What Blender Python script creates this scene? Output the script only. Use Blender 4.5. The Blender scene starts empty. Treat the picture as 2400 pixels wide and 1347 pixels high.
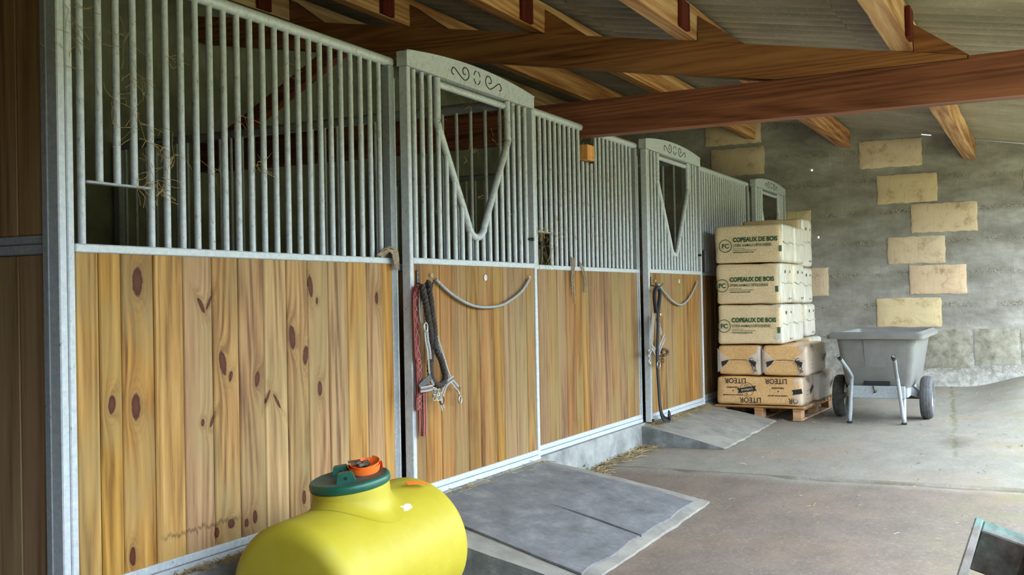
import bpy, math, random
from mathutils import Vector, Matrix, noise
R = random.Random(7)
sc = bpy.context.scene
col = sc.collection
pi = math.pi

# ------------------------------------------------------------------ camera
YAW, PIT, ROL = 0.468091, 0.010533, -0.019347
CAM = Vector((0.0, -2.8945, 1.2841))
F = Vector((math.cos(PIT)*math.cos(YAW), math.cos(PIT)*math.sin(YAW), math.sin(PIT)))
Rt = F.cross(Vector((0, 0, 1))).normalized(); Up = Rt.cross(F)
Rt2 = Rt*math.cos(ROL) + Up*math.sin(ROL); Up2 = Up*math.cos(ROL) - Rt*math.sin(ROL)
cd = bpy.data.cameras.new('camera'); cam = bpy.data.objects.new('camera', cd); col.objects.link(cam)
cd.sensor_width = 36; cd.sensor_fit = 'HORIZONTAL'; cd.lens = 36*2493.24/2400; cd.clip_end = 300; cd.clip_start = .05
M = Matrix.Identity(4)
for i in range(3):
    M[i][0] = Rt2[i]; M[i][1] = Up2[i]; M[i][2] = -F[i]; M[i][3] = CAM[i]
cam.matrix_world = M
sc.camera = cam

# ------------------------------------------------------------------ sky, exposure
w = bpy.data.worlds.new('overcast_sky'); sc.world = w; w.use_nodes = True
bg = w.node_tree.nodes['Background']
# overcast sky: brightest overhead, about half of that at the horizon
_n = w.node_tree.nodes; _l = w.node_tree.links
_tc = _n.new('ShaderNodeTexCoord'); _sp = _n.new('ShaderNodeSeparateXYZ'); _l.new(_tc.outputs['Generated'], _sp.inputs[0])
_mr = _n.new('ShaderNodeMapRange'); _mr.clamp = True; _l.new(_sp.outputs[2], _mr.inputs[0])
_mr.inputs[1].default_value = 0; _mr.inputs[2].default_value = 1; _mr.inputs[3].default_value = .55; _mr.inputs[4].default_value = 1
_mu = _n.new('ShaderNodeMath'); _mu.operation = 'MULTIPLY'; _l.new(_mr.outputs[0], _mu.inputs[0]); _mu.inputs[1].default_value = 13.0
_l.new(_mu.outputs[0], bg.inputs[1])
bg.inputs[0].default_value = (0.70, 0.85, 1.0, 1)
vs = sc.view_settings
vs.view_transform = 'Standard'; vs.look = 'None'; vs.gamma = 1; vs.use_curve_mapping = False; vs.exposure = 0.98

# ------------------------------------------------------------------ geometry helpers
class MB:
    def __init__(s): s.v = []; s.f = []; s.m = []; s.k = 0
    def add(s, vs, fs, mi=None):
        n = len(s.v); s.v += [tuple(p) for p in vs]
        for f in fs: s.f.append(tuple(i+n for i in f)); s.m.append(s.k if mi is None else mi)
        return s
    def hexa(s, p, mi=None):
        return s.add(p, [(0,3,2,1),(4,5,6,7),(0,1,5,4),(1,2,6,5),(2,3,7,6),(3,0,4,7)], mi)
    def box(s, x0, x1, y0, y1, z0, z1, mi=None):
        x0,x1 = min(x0,x1),max(x0,x1); y0,y1=min(y0,y1),max(y0,y1); z0,z1=min(z0,z1),max(z0,z1)
        return s.hexa([(x0,y0,z0),(x1,y0,z0),(x1,y1,z0),(x0,y1,z0),(x0,y0,z1),(x1,y0,z1),(x1,y1,z1),(x0,y1,z1)], mi)
    def cbox(s, x0, x1, y0, y1, z0, z1, b=.003, mat=None):
        """box with chamfered edges"""
        lo = (min(x0,x1),min(y0,y1),min(z0,z1)); hi = (max(x0,x1),max(y0,y1),max(z0,z1))
        b = min([b]+[(h-l)*.45 for l,h in zip(lo,hi)])
        vs = []; idx = {}
        for cx in (0,1):
            for cy in (0,1):
                for cz in (0,1):
                    for ax in range(3):
                        p = []
                        for a,c in enumerate((cx,cy,cz)):
                            e = (lo,hi)[c][a]
                            if a != ax: e += b if c == 0 else -b
                            p.append(e)
                        idx[(cx,cy,cz,ax)] = len(vs); vs.append(Vector(p) if mat is None else mat @ Vector(p))
        fs = []
        for ax in range(3):
            u,v = [(1,2),(2,0),(0,1)][ax]
            for c in (0,1):
                q = []
                for (a,b2) in ((0,0),(1,0),(1,1),(0,1)):
                    k = [0,0,0]; k[ax]=c; k[u]=a; k[v]=b2; q.append(idx[(*k,ax)])
                fs.append(tuple(q if c else q[::-1]))
        for ax in range(3):
            u,v = [(1,2),(2,0),(0,1)][ax]
            for a in (0,1):
                for b2 in (0,1):
                    k0=[0,0,0];k0[ax]=0;k0[u]=a;k0[v]=b2;k1=list(k0);k1[ax]=1
                    fs.append((idx[(*k0,u)],idx[(*k1,u)],idx[(*k1,v)],idx[(*k0,v)]))
        for cx in (0,1):
            for cy in (0,1):
                for cz in (0,1): fs.append(tuple(idx[(cx,cy,cz,a)] for a in range(3)))
        return s.add(vs, fs)
    def tube(s, path, r, n=10, closed=False, caps=True, mi=None, taper=None):
        P = [Vector(p) for p in path]; L = len(P)
        T = []
        for i in range(L):
            if closed: t = P[(i+1)%L]-P[i-1]
            else: t = P[min(i+1,L-1)]-P[max(i-1,0)]
            T.append(t.normalized())
        a = Vector((0,0,1)) if abs(T[0].z) < .9 else Vector((1,0,0))
        N = (a - T[0]*a.dot(T[0])).normalized(); rings = []; vs = []
        for i in range(L):
            N = (N - T[i]*N.dot(T[i])).normalized(); B = T[i].cross(N)
            rr = r if taper is None else r*taper(i/(L-1))
            vs += [P[i]+(N*math.cos(2*pi*k/n)+B*math.sin(2*pi*k/n))*rr for k in range(n)]
        fs = []
        for i in range(L if closed else L-1):
            j = (i+1) % L
            for k in range(n): fs.append((i*n+k, i*n+(k+1)%n, j*n+(k+1)%n, j*n+k))
        if caps and not closed: fs += [tuple(range(n))[::-1], tuple((L-1)*n+k for k in range(n))]
        return s.add(vs, fs, mi)
    def prism(s, poly, fn, d0, d1, mi=None):
        """polygon (a,b) extruded from depth d0 to d1; fn(a,b,d)->xyz"""
        n = len(poly)
        vs = [fn(a,b,d0) for a,b in poly]+[fn(a,b,d1) for a,b in poly]
        fs = [tuple(range(n))[::-1], tuple(range(n,2*n))]+[(i,(i+1)%n,(i+1)%n+n,i+n) for i in range(n)]
        return s.add(vs, fs, mi)
    def lathe(s, prof, n=32, mat=None, mi=None, cap=True):
        """profile (r,z) about Z"""
        vs = []; fs = []
        for r,z in prof:
            for k in range(n):
                p = Vector((r*math.cos(2*pi*k/n), r*math.sin(2*pi*k/n), z))
                vs.append(p if mat is None else mat @ p)
        for i in range(len(prof)-1):
            for k in range(n): fs.append((i*n+k, i*n+(k+1)%n, (i+1)*n+(k+1)%n, (i+1)*n+k))
        if cap: fs += [tuple(range(n))[::-1], tuple((len(prof)-1)*n+k for k in range(n))]
        return s.add(vs, fs, mi)
    def ribbon(s, path, wd, th, nrm=(0,-1,0), lanes=None):
        """flat strap; nrm is the face normal; lanes = list of (fraction, material index)"""
        P = [Vector(p) for p in path]; L = len(P); nv = Vector(nrm)
        lanes = lanes or [(1,0)]
        cuts = [0]
        for q,_ in lanes: cuts.append(cuts[-1]+q)
        cuts = [c/cuts[-1]-.5 for c in cuts]
        vs = []
        for i in range(L):
            t = (P[min(i+1,L-1)]-P[max(i-1,0)]).normalized()
            side = t.cross(nv).normalized()
            up = side.cross(t).normalized()
            if up.dot(nv) < 0: up = -up
            for c in cuts: vs.append(P[i]+side*wd*c+up*th*.5)
            for c in cuts: vs.append(P[i]+side*wd*c-up*th*.5)
        m = len(cuts); w2 = 2*m; n0 = len(s.v); s.v += [tuple(v) for v in vs]
        for i in range(L-1):
            a,b = n0+i*w2, n0+(i+1)*w2
            for k in range(m-1):
                s.f.append((a+k,a+k+1,b+k+1,b+k)); s.m.append(lanes[k][1])
                s.f.append((a+m+k+1,a+m+k,b+m+k,b+m+k+1)); s.m.append(lanes[k][1])
            s.f.append((a,b,b+m,a+m)); s.m.append(lanes[0][1])
            s.f.append((a+m-1,a+w2-1,b+w2-1,b+m-1)); s.m.append(lanes[-1][1])
        for a,fl in ((n0,1),(n0+(L-1)*w2,0)):
            q = list(range(a,a+m))+list(range(a+w2-1,a+m-1,-1))
            s.f.append(tuple(q[::-1] if fl else q)); s.m.append(lanes[0][1])
        return s
    def mesh(s, name, mats, smooth=False, angle=None):
        me = bpy.data.meshes.new(name); me.from_pydata(s.v, [], s.f)
        mats = mats if isinstance(mats, (list,tuple)) else [mats]
        for m in mats: me.materials.append(m)
        if len(mats) > 1: me.polygons.foreach_set('material_index', s.m)
        if smooth: me.polygons.foreach_set('use_smooth', [True]*len(me.polygons))
        me.update()
        if smooth and angle: me.set_sharp_from_angle(angle=angle)
        return me

def link(name, me, parent=None, loc=None):
    o = bpy.data.objects.new(name, me); col.objects.link(o)
    if loc is not None: o.location = loc
    if parent is not None:
        o.parent = parent; o.matrix_parent_inverse = WM[parent].inverted()
    WM[o] = (WM[parent] @ o.matrix_parent_inverse if parent is not None else Matrix()) @ Matrix.Translation(o.location)
    return o
WM = {}
def obj(name, mb, mats, parent=None, smooth=False, angle=None):
    return link(name, mb.mesh(name, mats, smooth, angle), parent)
def thing(name, loc, label, cat, group=None):
    o = bpy.data.objects.new(name, None); col.objects.link(o); o.location = loc; o.empty_display_size = .1
    WM[o] = Matrix.Translation(loc); tag(o, label, cat, group); return o
def tag(o, label, cat, group=None, kind=None):
    if label: o['label'] = label
    if cat: o['category'] = cat
    if group: o['group'] = group
    if kind: o['kind'] = kind
    return o
def struct(name, mb, mats, label=None, parent=None, **k):
    o = obj(name, mb, mats, parent, **k); o['kind'] = 'structure'
    if label: o['label'] = label
    return o
def smoothpath(P, n=6, closed=False):
    P = [Vector(p) for p in P]; out = []; L = len(P)
    rng = range(L) if closed else range(L-1)
    for i in rng:
        if closed: p0,p1,p2,p3 = P[i-1],P[i],P[(i+1)%L],P[(i+2)%L]
        else: p0,p1,p2,p3 = P[max(i-1,0)],P[i],P[i+1],P[min(i+2,L-1)]
        for k in range(n):
            t = k/n
            out.append(.5*((2*p1)+(p2-p0)*t+(2*p0-5*p1+4*p2-p3)*t*t+(3*p1-p0-3*p2+p3)*t**3))
    if not closed: out.append(P[-1])
    return out
def rbox(cx, cy, cz, sx, sy, sz, r, n=10, amp=0., seed=0, bulge=0.):
    """rounded box with slightly uneven, bulging faces"""
    mb = MB(); h = Vector((sx/2, sy/2, sz/2)); key = {}
    def vert(u):
        k = tuple(round(c,5) for c in u)
        if k in key: return key[k]
        p = Vector((u[0]*h.x, u[1]*h.y, u[2]*h.z))
        inn = Vector([max(-(h[i]-r), min(h[i]-r, p[i])) for i in range(3)])
        d = p-inn
        q = inn + (d.normalized()*r if d.length > 1e-9 else d)
        nn = d.normalized() if d.length > 1e-9 else Vector(u)
        q = q + nn*(amp*noise.noise(Vector((q.x*7+seed*3.1,q.y*7,q.z*7)))+bulge*(1-u[0]**2)*(1-u[1]**2)*0)
        mb.v.append(tuple(q+Vector((cx,cy,cz)))); key[k] = len(mb.v)-1
        return key[k]
    # grid denser at the edges
    def g(i): 
        t = 2*i/n-1
        return math.copysign(abs(t)**.55, t)
    for ax in range(3):
        a,b = [(1,2),(2,0),(0,1)][ax]
        for sg in (-1,1):
            for i in range(n):
                for j in range(n):
                    q = []
                    for (di,dj) in ((0,0),(1,0),(1,1),(0,1)):
                        u = [0,0,0]; u[ax]=sg; u[a]=g(i+di); u[b]=g(j+dj); q.append(vert(u))
                    mb.f.append(tuple(q if sg>0 else q[::-1])); mb.m.append(0)
    return mb

# ------------------------------------------------------------------ materials
def srgb(r,g,b):
    f = lambda c: (c/255/12.92 if c/255 <= .04045 else ((c/255+.055)/1.055)**2.4)
    return (f(r),f(g),f(b),1)
class NT:
    def __init__(s, name):
        m = bpy.data.materials.new(name); m.use_nodes = True; s.m = m; s.t = m.node_tree
        s.b = s.t.nodes['Principled BSDF']
    def n(s, typ, **k):
        o = s.t.nodes.new(typ)
        for a,v in k.items():
            if a.startswith('i_'):
                key = a[2:]; key = int(key) if key.isdigit() else key.replace('_',' ')
                if isinstance(v, bpy.types.NodeSocket): s.t.links.new(v, o.inputs[key])
                else: o.inputs[key].default_value = v
            else: setattr(o, a, v)
        return o
    def l(s, a, b): s.t.links.new(a, b)
    def math(s, op, a, b=None, c=None):
        o = s.n('ShaderNodeMath', operation=op)
        for i,v in enumerate((a,b,c)):
            if v is None: continue
            if isinstance(v, bpy.types.NodeSocket): s.l(v, o.inputs[i])
            else: o.inputs[i].default_value = v
        return o.outputs[0]
    def pos(s): return s.n('ShaderNodeNewGeometry').outputs['Position']
    def rand(s): return s.n('ShaderNodeObjectInfo').outputs['Random']
    def map(s, v, scale=(1,1,1), loc=(0,0,0), rot=(0,0,0), typ='POINT'):
        return s.n('ShaderNodeMapping', vector_type=typ, i_Vector=v, i_Scale=scale, i_Location=loc, i_Rotation=rot).outputs[0]
    def noise(s, v, scale=5, detail=4, rough=.55, dist=0):
        return s.n('ShaderNodeTexNoise', i_Vector=v, i_Scale=scale, i_Detail=detail, i_Roughness=rough, i_Distortion=dist).outputs['Fac']
    def ramp(s, f, stops, interp='LINEAR'):
        o = s.n('ShaderNodeValToRGB', i_0=f); cr = o.color_ramp; cr.interpolation = interp
        while len(cr.elements) < len(stops): cr.elements.new(.5)
        for e,(p,c) in zip(cr.elements, stops):
            e.position = p; e.color = c if len(c)==4 else (*c,1)
        return o.outputs[0]
    def fac(s, f, lo, hi):
        return s.n('ShaderNodeMapRange', clamp=True, i_0=f, i_1=lo, i_2=hi).outputs[0]
    def mix(s, f, a, b, typ='MIX'):
        o = s.n('ShaderNodeMix', data_type='RGBA', blend_type=typ)
        for i,v in ((0,f),(6,a),(7,b)):
            if isinstance(v, bpy.types.NodeSocket): s.l(v, o.inputs[i])
            else: o.inputs[i].default_value = v if i==0 or len(v)==4 else (*v,1)
        return o.outputs[2]
    def bump(s, h, st=.3, dist=.01):
        o = s.n('ShaderNodeBump', i_Height=h, i_Strength=st, i_Distance=dist); s.l(o.outputs[0], s.b.inputs['Normal'])
    def color(s, c):
        if isinstance(c, bpy.types.NodeSocket): s.l(c, s.b.inputs['Base Color'])
        else: s.b.inputs['Base Color'].default_value = c
    def set(s, rough=.6, metal=0., spec=.5):
        s.b.inputs['Roughness'].default_value = rough; s.b.inputs['Metallic'].default_value = metal
        s.b.inputs['Specular IOR Level'].default_value = spec; return s.m
def xyz(t, v):
    o = t.n('ShaderNodeSeparateXYZ', i_0=v).outputs; return o[0],o[1],o[2]
def plain(name, c, rough=.5, metal=0., var=.12, scale=30, bump=0):
    t = NT(name); p = t.pos(); f = t.noise(p, scale, 4)
    d = tuple(x*(1-var*2) for x in c[:3])+(1,); e = tuple(min(1,x*(1+var)) for x in c[:3])+(1,)
    t.color(t.ramp(f, [(.3,d),(.7,e)]))
    if bump: t.bump(f, bump, .004)
    return t.set(rough, metal)
def wood(name, dark, mid, light, along='Z', grain=1., knots=None, rough=.62, rnd=.35, bump=.12, weather=None, streak=.55):
    t = NT(name); p = t.pos(); r = t.rand()
    off = t.n('ShaderNodeCombineXYZ', i_0=t.math('MULTIPLY', r, 37.), i_1=t.math('MULTIPLY', r, 53.), i_2=t.math('MULTIPLY', r, 71.)).outputs[0]
    pv = t.n('ShaderNodeVectorMath', operation='ADD', i_0=p, i_1=off).outputs[0]
    sc_ = {'Z':(1,1,.045),'X':(.045,1,1),'Y':(1,.045,1)}[along]
    v1 = t.map(pv, sc_)
    kd = None
    if knots:
        for (kx,kz,rx,rz,an) in knots:
            q = t.map(p, (rx, 1000., rz), (kx,0,kz), (0,an,0), 'TEXTURE')
            d = t.n('ShaderNodeVectorMath', operation='LENGTH', i_0=q).outputs['Value']
            kd = d if kd is None else t.math('SMOOTH_MIN', kd, d, .3)
        kd = t.math('ADD', kd, t.math('MULTIPLY', t.math('SUBTRACT', t.noise(p, 45, 3, .6), .5), .55))
        swirl = t.math('POWER', 2.718, t.math('MULTIPLY', kd, -1.0))
        add = t.n('ShaderNodeCombineXYZ', i_0=t.math('MULTIPLY', swirl, .13)).outputs[0]
        v1 = t.n('ShaderNodeVectorMath', operation='ADD', i_0=v1, i_1=add).outputs[0]
    big = t.noise(v1, 9*grain, 3, .6)
    fine = t.noise(v1, 75*grain, 5, .65, .3)
    wv = t.math('SINE', t.math('MULTIPLY', t.noise(v1, 5*grain, 1, .4), 90.))
    f = t.math('ADD', t.math('MULTIPLY', big, .62), t.math('MULTIPLY', fine, .38))
    f = t.math('ADD', f, t.math('MULTIPLY', wv, .06))
    c = t.ramp(f, [(.32,dark),(.48,mid),(.66,light)])
    # board to board variation
    hs = t.n('ShaderNodeHueSaturation', i_Color=c, i_Hue=t.math('ADD', .5, t.math('MULTIPLY', t.math('SUBTRACT', t.math('FRACT', t.math('MULTIPLY', r, 7.3)), .5), .014)),
             i_Saturation=t.math('ADD', 1-rnd*.5, t.math('MULTIPLY', t.math('FRACT', t.math('MULTIPLY', r, 13.7)), rnd)), i_Value=t.math('ADD', 1-rnd*.4, t.math('MULTIPLY', r, rnd*.8)))
    c = hs.outputs[0]
    sk = t.fac(t.noise(t.map(pv, tuple(a*1.6 for a in sc_)), 14*grain, 4, .7), streak, streak+.16)
    c = t.mix(t.math('MULTIPLY', sk, .35), c, dark)
    if weather is not None:
        c = t.mix(t.fac(t.noise(t.map(pv, (1,1,.5)), 3.2, 4, .6), .45, .75), c, weather)
    if knots:
        rim = t.math('MULTIPLY', t.fac(kd, 3.2, 1.), .45)
        c = t.mix(rim, c, tuple(x*.62 for x in mid[:3])+(1,))
        ring = t.math('SINE', t.math('ADD', t.math('MULTIPLY', kd, 9.), t.math('MULTIPLY', fine, 4.)))
        c = t.mix(t.math('MULTIPLY', t.math('MULTIPLY', t.fac(kd, 3.4, 1.1), t.fac(ring, -.2, 1)), .35), c, tuple(x*.45 for x in mid[:3])+(1,))
        c = t.mix(t.fac(t.math('ADD', kd, t.math('MULTIPLY', fine, .25)), 1.25, 1.0), c, srgb(66,31,16))
        c = t.mix(t.fac(kd, .8, .3), c, srgb(84,40,22))
        # old water mark: a jagged dark line low on the boards
        X_, Y_, Z_ = xyz(t, p)
        jag = t.noise(t.map(p,(1,1,.05)), 55, 3, .8)
        dl = t.math('ABSOLUTE', t.math('SUBTRACT', Z_, t.math('ADD', .435, t.math('MULTIPLY', t.math('SUBTRACT', jag, .5), .09))))
        wm = t.math('MULTIPLY', t.math('MULTIPLY', t.fac(dl, .010, .002), t.fac(X_, 2.86, 2.90)), t.fac(X_, 3.31, 3.27))
        c = t.mix(t.math('MULTIPLY', wm, .6), c, srgb(70,56,34))
    t.color(c); t.bump(f, bump, .006)
    return t.set(rough, 0, .2)
MT = {}
# galvanised steel
def galv(name, dirt=.5, dark=1., metal=.15):
    t = NT(name); p = t.pos()
    a = t.noise(p, 45, 3, .6); b = t.n('ShaderNodeTexVoronoi', i_Vector=p, i_Scale=120.).outputs['Color']
    c = t.ramp(a, [(.3, tuple(x*dark for x in (.39,.41,.42))), (.7, tuple(x*dark for x in (.50,.52,.53)))])
    c = t.mix(.12, c, b, 'SOFT_LIGHT')
    d = t.fac(t.noise(t.map(p, (1,1,.35)), 70, 3, .7), .66-dirt*.08, .74)
    c = t.mix(t.math('MULTIPLY', d, .75), c, srgb(92,80,55))
    t.color(c); t.bump(a, .06, .002)
    t.b.inputs['Specular IOR Level'].default_value = .5
    return t.set(.55, metal)
MT['galv'] = galv('galvanised_steel', .25)
MT['galv_dirty'] = galv('galvanised_steel_dirty', 1.)
MT['galv_dark'] = galv('galvanised_steel_darkened', .3, .66)  # same steel darkened; shade of side faces is put into the colour
PX = [2.512,2.608,2.706,2.857,3.004,3.159,3.307,3.46,3.609,3.752,3.903,4.047,4.202,4.34,4.462]
KN = [(2.78,1.37,.024,.052,0),(2.765,.928,.021,.048,0),(2.656,.945,.016,.034,.1),(3.211,1.055,.019,.05,-.22),(3.254,.998,.011,.022,.25),
      (3.640,1.137,.020,.055,-.1),(3.729,1.055,.018,.045,.1),(3.828,.903,.016,.034,0),(3.411,.976,.015,.034,.2),(3.097,1.282,.010,.036,-.55),(3.14,1.293,.007,.032,.5),
      (3.475,.897,.007,.034,.55),(3.535,.874,.008,.04,-.6),(3.773,1.357,.017,.05,-.1),(3.817,1.291,.009,.016,0),(3.096,.834,.009,.014,0),(3.147,.836,.008,.026,.45),
      (2.74,.402,.015,.032,0),(3.163,.40,.014,.02,0),(3.383,.42,.014,.028,0),(3.331,.405,.012,.018,0),(3.244,.42,.02,.02,0),(3.703,.443,.014,.03,0),(4.287,1.30,.014,.03,0)]
WD, WM_, WL = srgb(98,66,36), srgb(156,116,68), srgb(182,146,94)
MT['pine1'] = wood('knotty_pine', WD, WM_, WL, 'Z', 1., KN, rnd=.22, weather=srgb(138,118,76))
MT['pine2'] = wood('pine_boards', srgb(84,54,28), srgb(132,94,52), srgb(158,120,74), 'Z', 1.1, rnd=.28, streak=.47, weather=srgb(132,112,70))
MT['pine_side'] = wood('pine_side_boards', srgb(104,76,50), srgb(140,108,72), srgb(162,130,92), 'Z', .8, rnd=.3)
RED, REDM, REDL = srgb(74,36,20), srgb(116,58,32), srgb(142,78,46)
MT['beamY'] = wood('red_brown_beam', RED, REDM, REDL, 'Y', .9, rnd=.2, rough=.5)
MT['beamYl'] = wood('brown_beam', srgb(80,46,24), srgb(124,78,44), srgb(148,100,62), 'Y', .9, rnd=.15)
MT['purlin'] = wood('rough_sawn_purlin', srgb(104,62,36), srgb(176,128,84), srgb(210,174,128), 'X', .55, rnd=.2, rough=.7, streak=.46)
MT['redblock'] = wood('dark_red_block', srgb(52,18,12), srgb(86,30,18), srgb(110,44,26), 'Z', 1., rnd=.1)
MT['pallet'] = wood('pallet_wood', srgb(110,76,50), srgb(158,116,80), srgb(188,150,110), 'Y', 1., rnd=.4)
MT['darkboards'] = wood('dark_boards', srgb(70,54,38), srgb(96,74,54), srgb(116,92,68), 'Z', .7, rnd=.1)  # kept dark so the walls around the camera bounce little light
MT['orange_wood'] = wood('orange_wood', srgb(150,92,36), srgb(196,134,62), srgb(220,164,90), 'Z', 1., rnd=.1)

def concrete_floor():
    t = NT('concrete_floor'); p = t.pos(); X,Y,Z = xyz(t, p)
    big = t.noise(p, 1.1, 5, .6); mid = t.math('ADD', t.math('MULTIPLY', t.noise(t.map(p,(1,1.6,1)), 3.2, 8, .7), .55), t.math('MULTIPLY', t.noise(p, 38, 4, .7), .45)); fine = t.noise(p, 130, 3, .7); grit = t.noise(p, 60, 2, .5)
    near = t.ramp(mid, [(.3,srgb(90,78,68)),(.55,srgb(114,100,88)),(.75,srgb(132,118,105))])
    far = t.ramp(mid, [(.3,srgb(104,98,88)),(.55,srgb(129,122,111)),(.75,srgb(147,140,128))])
    wob = t.math('MULTIPLY', t.math('SUBTRACT', t.noise(p, 1.6, 3), .5), .16)
    isfar = t.fac(t.math('ADD', X, wob), 6.80, 6.92)
    c = t.mix(isfar, near, far)
    c = t.mix(t.math('MULTIPLY', t.fac(big, .5, .68), .35), c, srgb(140,112,90))
    c = t.mix(t.math('MULTIPLY', t.fac(fine, .56, .72), t.math('MULTIPLY', t.math('SUBTRACT', 1.35, isfar), .35)), c, srgb(98,84,72))
    c = t.mix(t.math('MULTIPLY', t.fac(grit, .62, .7), .3), c, srgb(170,160,148))
    # green growth on the side open to the weather
    moss = t.math('MULTIPLY', t.fac(t.math('ADD', Y, t.math('MULTIPLY', t.noise(p, 2.3, 4), .9)), -1.75, -2.35), t.fac(t.noise(p, 3.1, 5, .65), .42, .68))
    c = t.mix(t.math('MULTIPLY', moss, .6), c, srgb(106,106,62))
    # darker brown band along the plinth
    plinth_band = t.math('MULTIPLY', t.fac(t.math('ADD', Y, t.math('MULTIPLY', t.noise(p, 4, 4), .25)), -.10, .06), t.fac(X, 6.2, 6.8))
    c = t.mix(t.math('MULTIPLY', plinth_band, .6), c, srgb(92,80,64))
    # crack lines
    jx = t.math('ABSOLUTE', t.math('SUBTRACT', t.math('ADD', X, t.math('MULTIPLY', wob, .35)), 6.955))
    jl = t.math('MULTIPLY', t.fac(jx, .03, .008), t.fac(t.noise(p, 7, 3), .3, .5))
    cw = t.math('MULTIPLY', t.math('SUBTRACT', t.noise(p, 5, 4, .7), .5), .14)
    cy = t.math('ABSOLUTE', t.math('ADD', t.math('ADD', Y, cw), t.math('SUBTRACT', 2.93, t.math('MULTIPLY', X, .081))))
    ck = t.math('MULTIPLY', t.math('MULTIPLY', t.fac(cy, .028, .006), t.fac(X, 7.6, 8.4)), t.fac(t.noise(p, 3, 3), .34, .5))
    c = t.mix(t.math('MULTIPLY', jl, .8), c, srgb(96,86,66)); c = t.mix(t.math('MULTIPLY', ck, .8), c, srgb(92,96,56))
    # old dark stain beside the crack
    sd = t.n('ShaderNodeVectorMath', operation='LENGTH', i_0=t.map(p, (.55,.22,1), (8.75,-2.22,.12), (0,0,0), 'TEXTURE')).outputs['Value']
    c = t.mix(t.math('MULTIPLY', t.fac(t.math('ADD', sd, t.math('MULTIPLY', t.noise(p, 9, 5, .7), 1.1)), 1.25, .75), .55), c, srgb(86,74,60))
    t.color(c); t.bump(t.math('ADD', t.math('MULTIPLY', fine, .5), t.math('SUBTRACT', mid, t.math('ADD', ck, t.math('MULTIPLY',jl,.5)))), .35, .006)
    return t.set(.75, 0, .3)
MT['floor'] = concrete_floor()
def conc(name, a, b, c_, scale=4, speck=.3, bump=.4):
    t = NT(name); p = t.pos(); n1 = t.noise(p, scale, 6, .65); n2 = t.noise(p, 70, 3, .7)
    c = t.ramp(n1, [(.3,a),(.52,b),(.75,c_)])
    c = t.mix(t.math('MULTIPLY', t.fac(n2, .55, .72), speck), c, tuple(x*.45 for x in b[:3])+(1,))
    t.color(c); t.bump(t.math('ADD', n1, t.math('MULTIPLY', n2, .6)), bump, .008); return t.set(.85, 0, .25)
MT['plinth'] = conc('plinth_concrete', srgb(108,108,106), srgb(140,140,137), srgb(166,166,162), 6)
MT['ramp'] = conc('ramp_concrete', srgb(108,103,95), srgb(132,126,117), srgb(150,143,133), 5, .2)
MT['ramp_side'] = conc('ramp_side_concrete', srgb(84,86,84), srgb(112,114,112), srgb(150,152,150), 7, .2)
MT['blockwall'] = conc('grey_block_wall', srgb(104,102,84), srgb(128,126,106), srgb(146,144,124), 3, .2)
def wallmat():
    t = NT('board_marked_concrete'); p = t.pos(); X,Y,Z = xyz(t, p)
    n1 = t.noise(t.map(p,(1,1,2.2)), 2.2, 6, .65); n2 = t.noise(p, 55, 4, .7); n3 = t.noise(p, 16, 5, .7)
    c = t.ramp(n1, [(.28,srgb(118,112,102)),(.5,srgb(148,142,132)),(.72,srgb(176,170,162))])
    # rough pebbly bands at each lift of the formwork
    ph = t.math('ABSOLUTE', t.math('SUBTRACT', t.math('FRACT', t.math('DIVIDE', t.math('SUBTRACT', t.math('ADD', Z, t.math('MULTIPLY', t.math('SUBTRACT', n1, .5), .1)), .03), .3635)), .5))
    band = t.math('MULTIPLY', t.fac(ph, .38, .47), t.fac(t.noise(p, 4, 3), .38, .6))
    peb = t.math('MULTIPLY', band, t.fac(n2, .5, .62))
    c = t.mix(t.math('MULTIPLY', peb, .85), c, srgb(196,180,150))
    c = t.mix(t.math('MULTIPLY', t.math('MULTIPLY', band, t.fac(n2, .50, .40)), .8), c, srgb(62,58,48))
    streaks = t.noise(t.map(p,(1,9,.6)), 6, 3, .6)
    c = t.mix(t.math('MULTIPLY', t.fac(streaks, .55, .75), .25), c, srgb(86,84,74))
    low = t.math('MULTIPLY', t.fac(Z, .95, .55), t.fac(n3, .42, .62))
    c = t.mix(t.math('MULTIPLY', low, .6), c, srgb(196,192,182))
    ms = t.math('MULTIPLY', t.fac(Z, .85, .4), t.fac(t.noise(p, 5, 5, .7), .58, .7))
    c = t.mix(t.math('MULTIPLY', ms, .5), c, srgb(96,106,66))
    t.color(c); t.bump(t.math('ADD', t.math('ADD', n3, t.math('MULTIPLY', peb, 2.)), t.math('MULTIPLY', n2, .5)), .55, .012)
    return t.set(.9, 0, .2)
MT['wall'] = wallmat()
def stonemat():
    t = NT('pale_limestone'); p = t.pos(); r = t.rand()
    n1 = t.noise(p, 7, 6, .7); n2 = t.noise(p, 60, 3, .7)
    base = t.ramp(r, [(0,srgb(214,180,150)),(.35,srgb(208,184,140)),(.7,srgb(210,184,158)),(1,srgb(204,182,136))])
    c = t.mix(t.math('MULTIPLY', t.fac(n1,.4,.7), .4), base, srgb(222,204,174))
    c = t.mix(t.math('MULTIPLY', t.fac(n1,.46,.28), .7), c, srgb(140,116,86))
    c = t.mix(t.math('MULTIPLY', t.fac(t.noise(t.map(p,(1,8,.7)),8,3), .58,.72), .3), c, srgb(120,112,96))
    t.color(c); t.bump(t.math('ADD', n1, t.math('MULTIPLY', n2, .35)), .5, .012); return t.set(.9, 0, .2)
MT['stone'] = stonemat()
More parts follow.
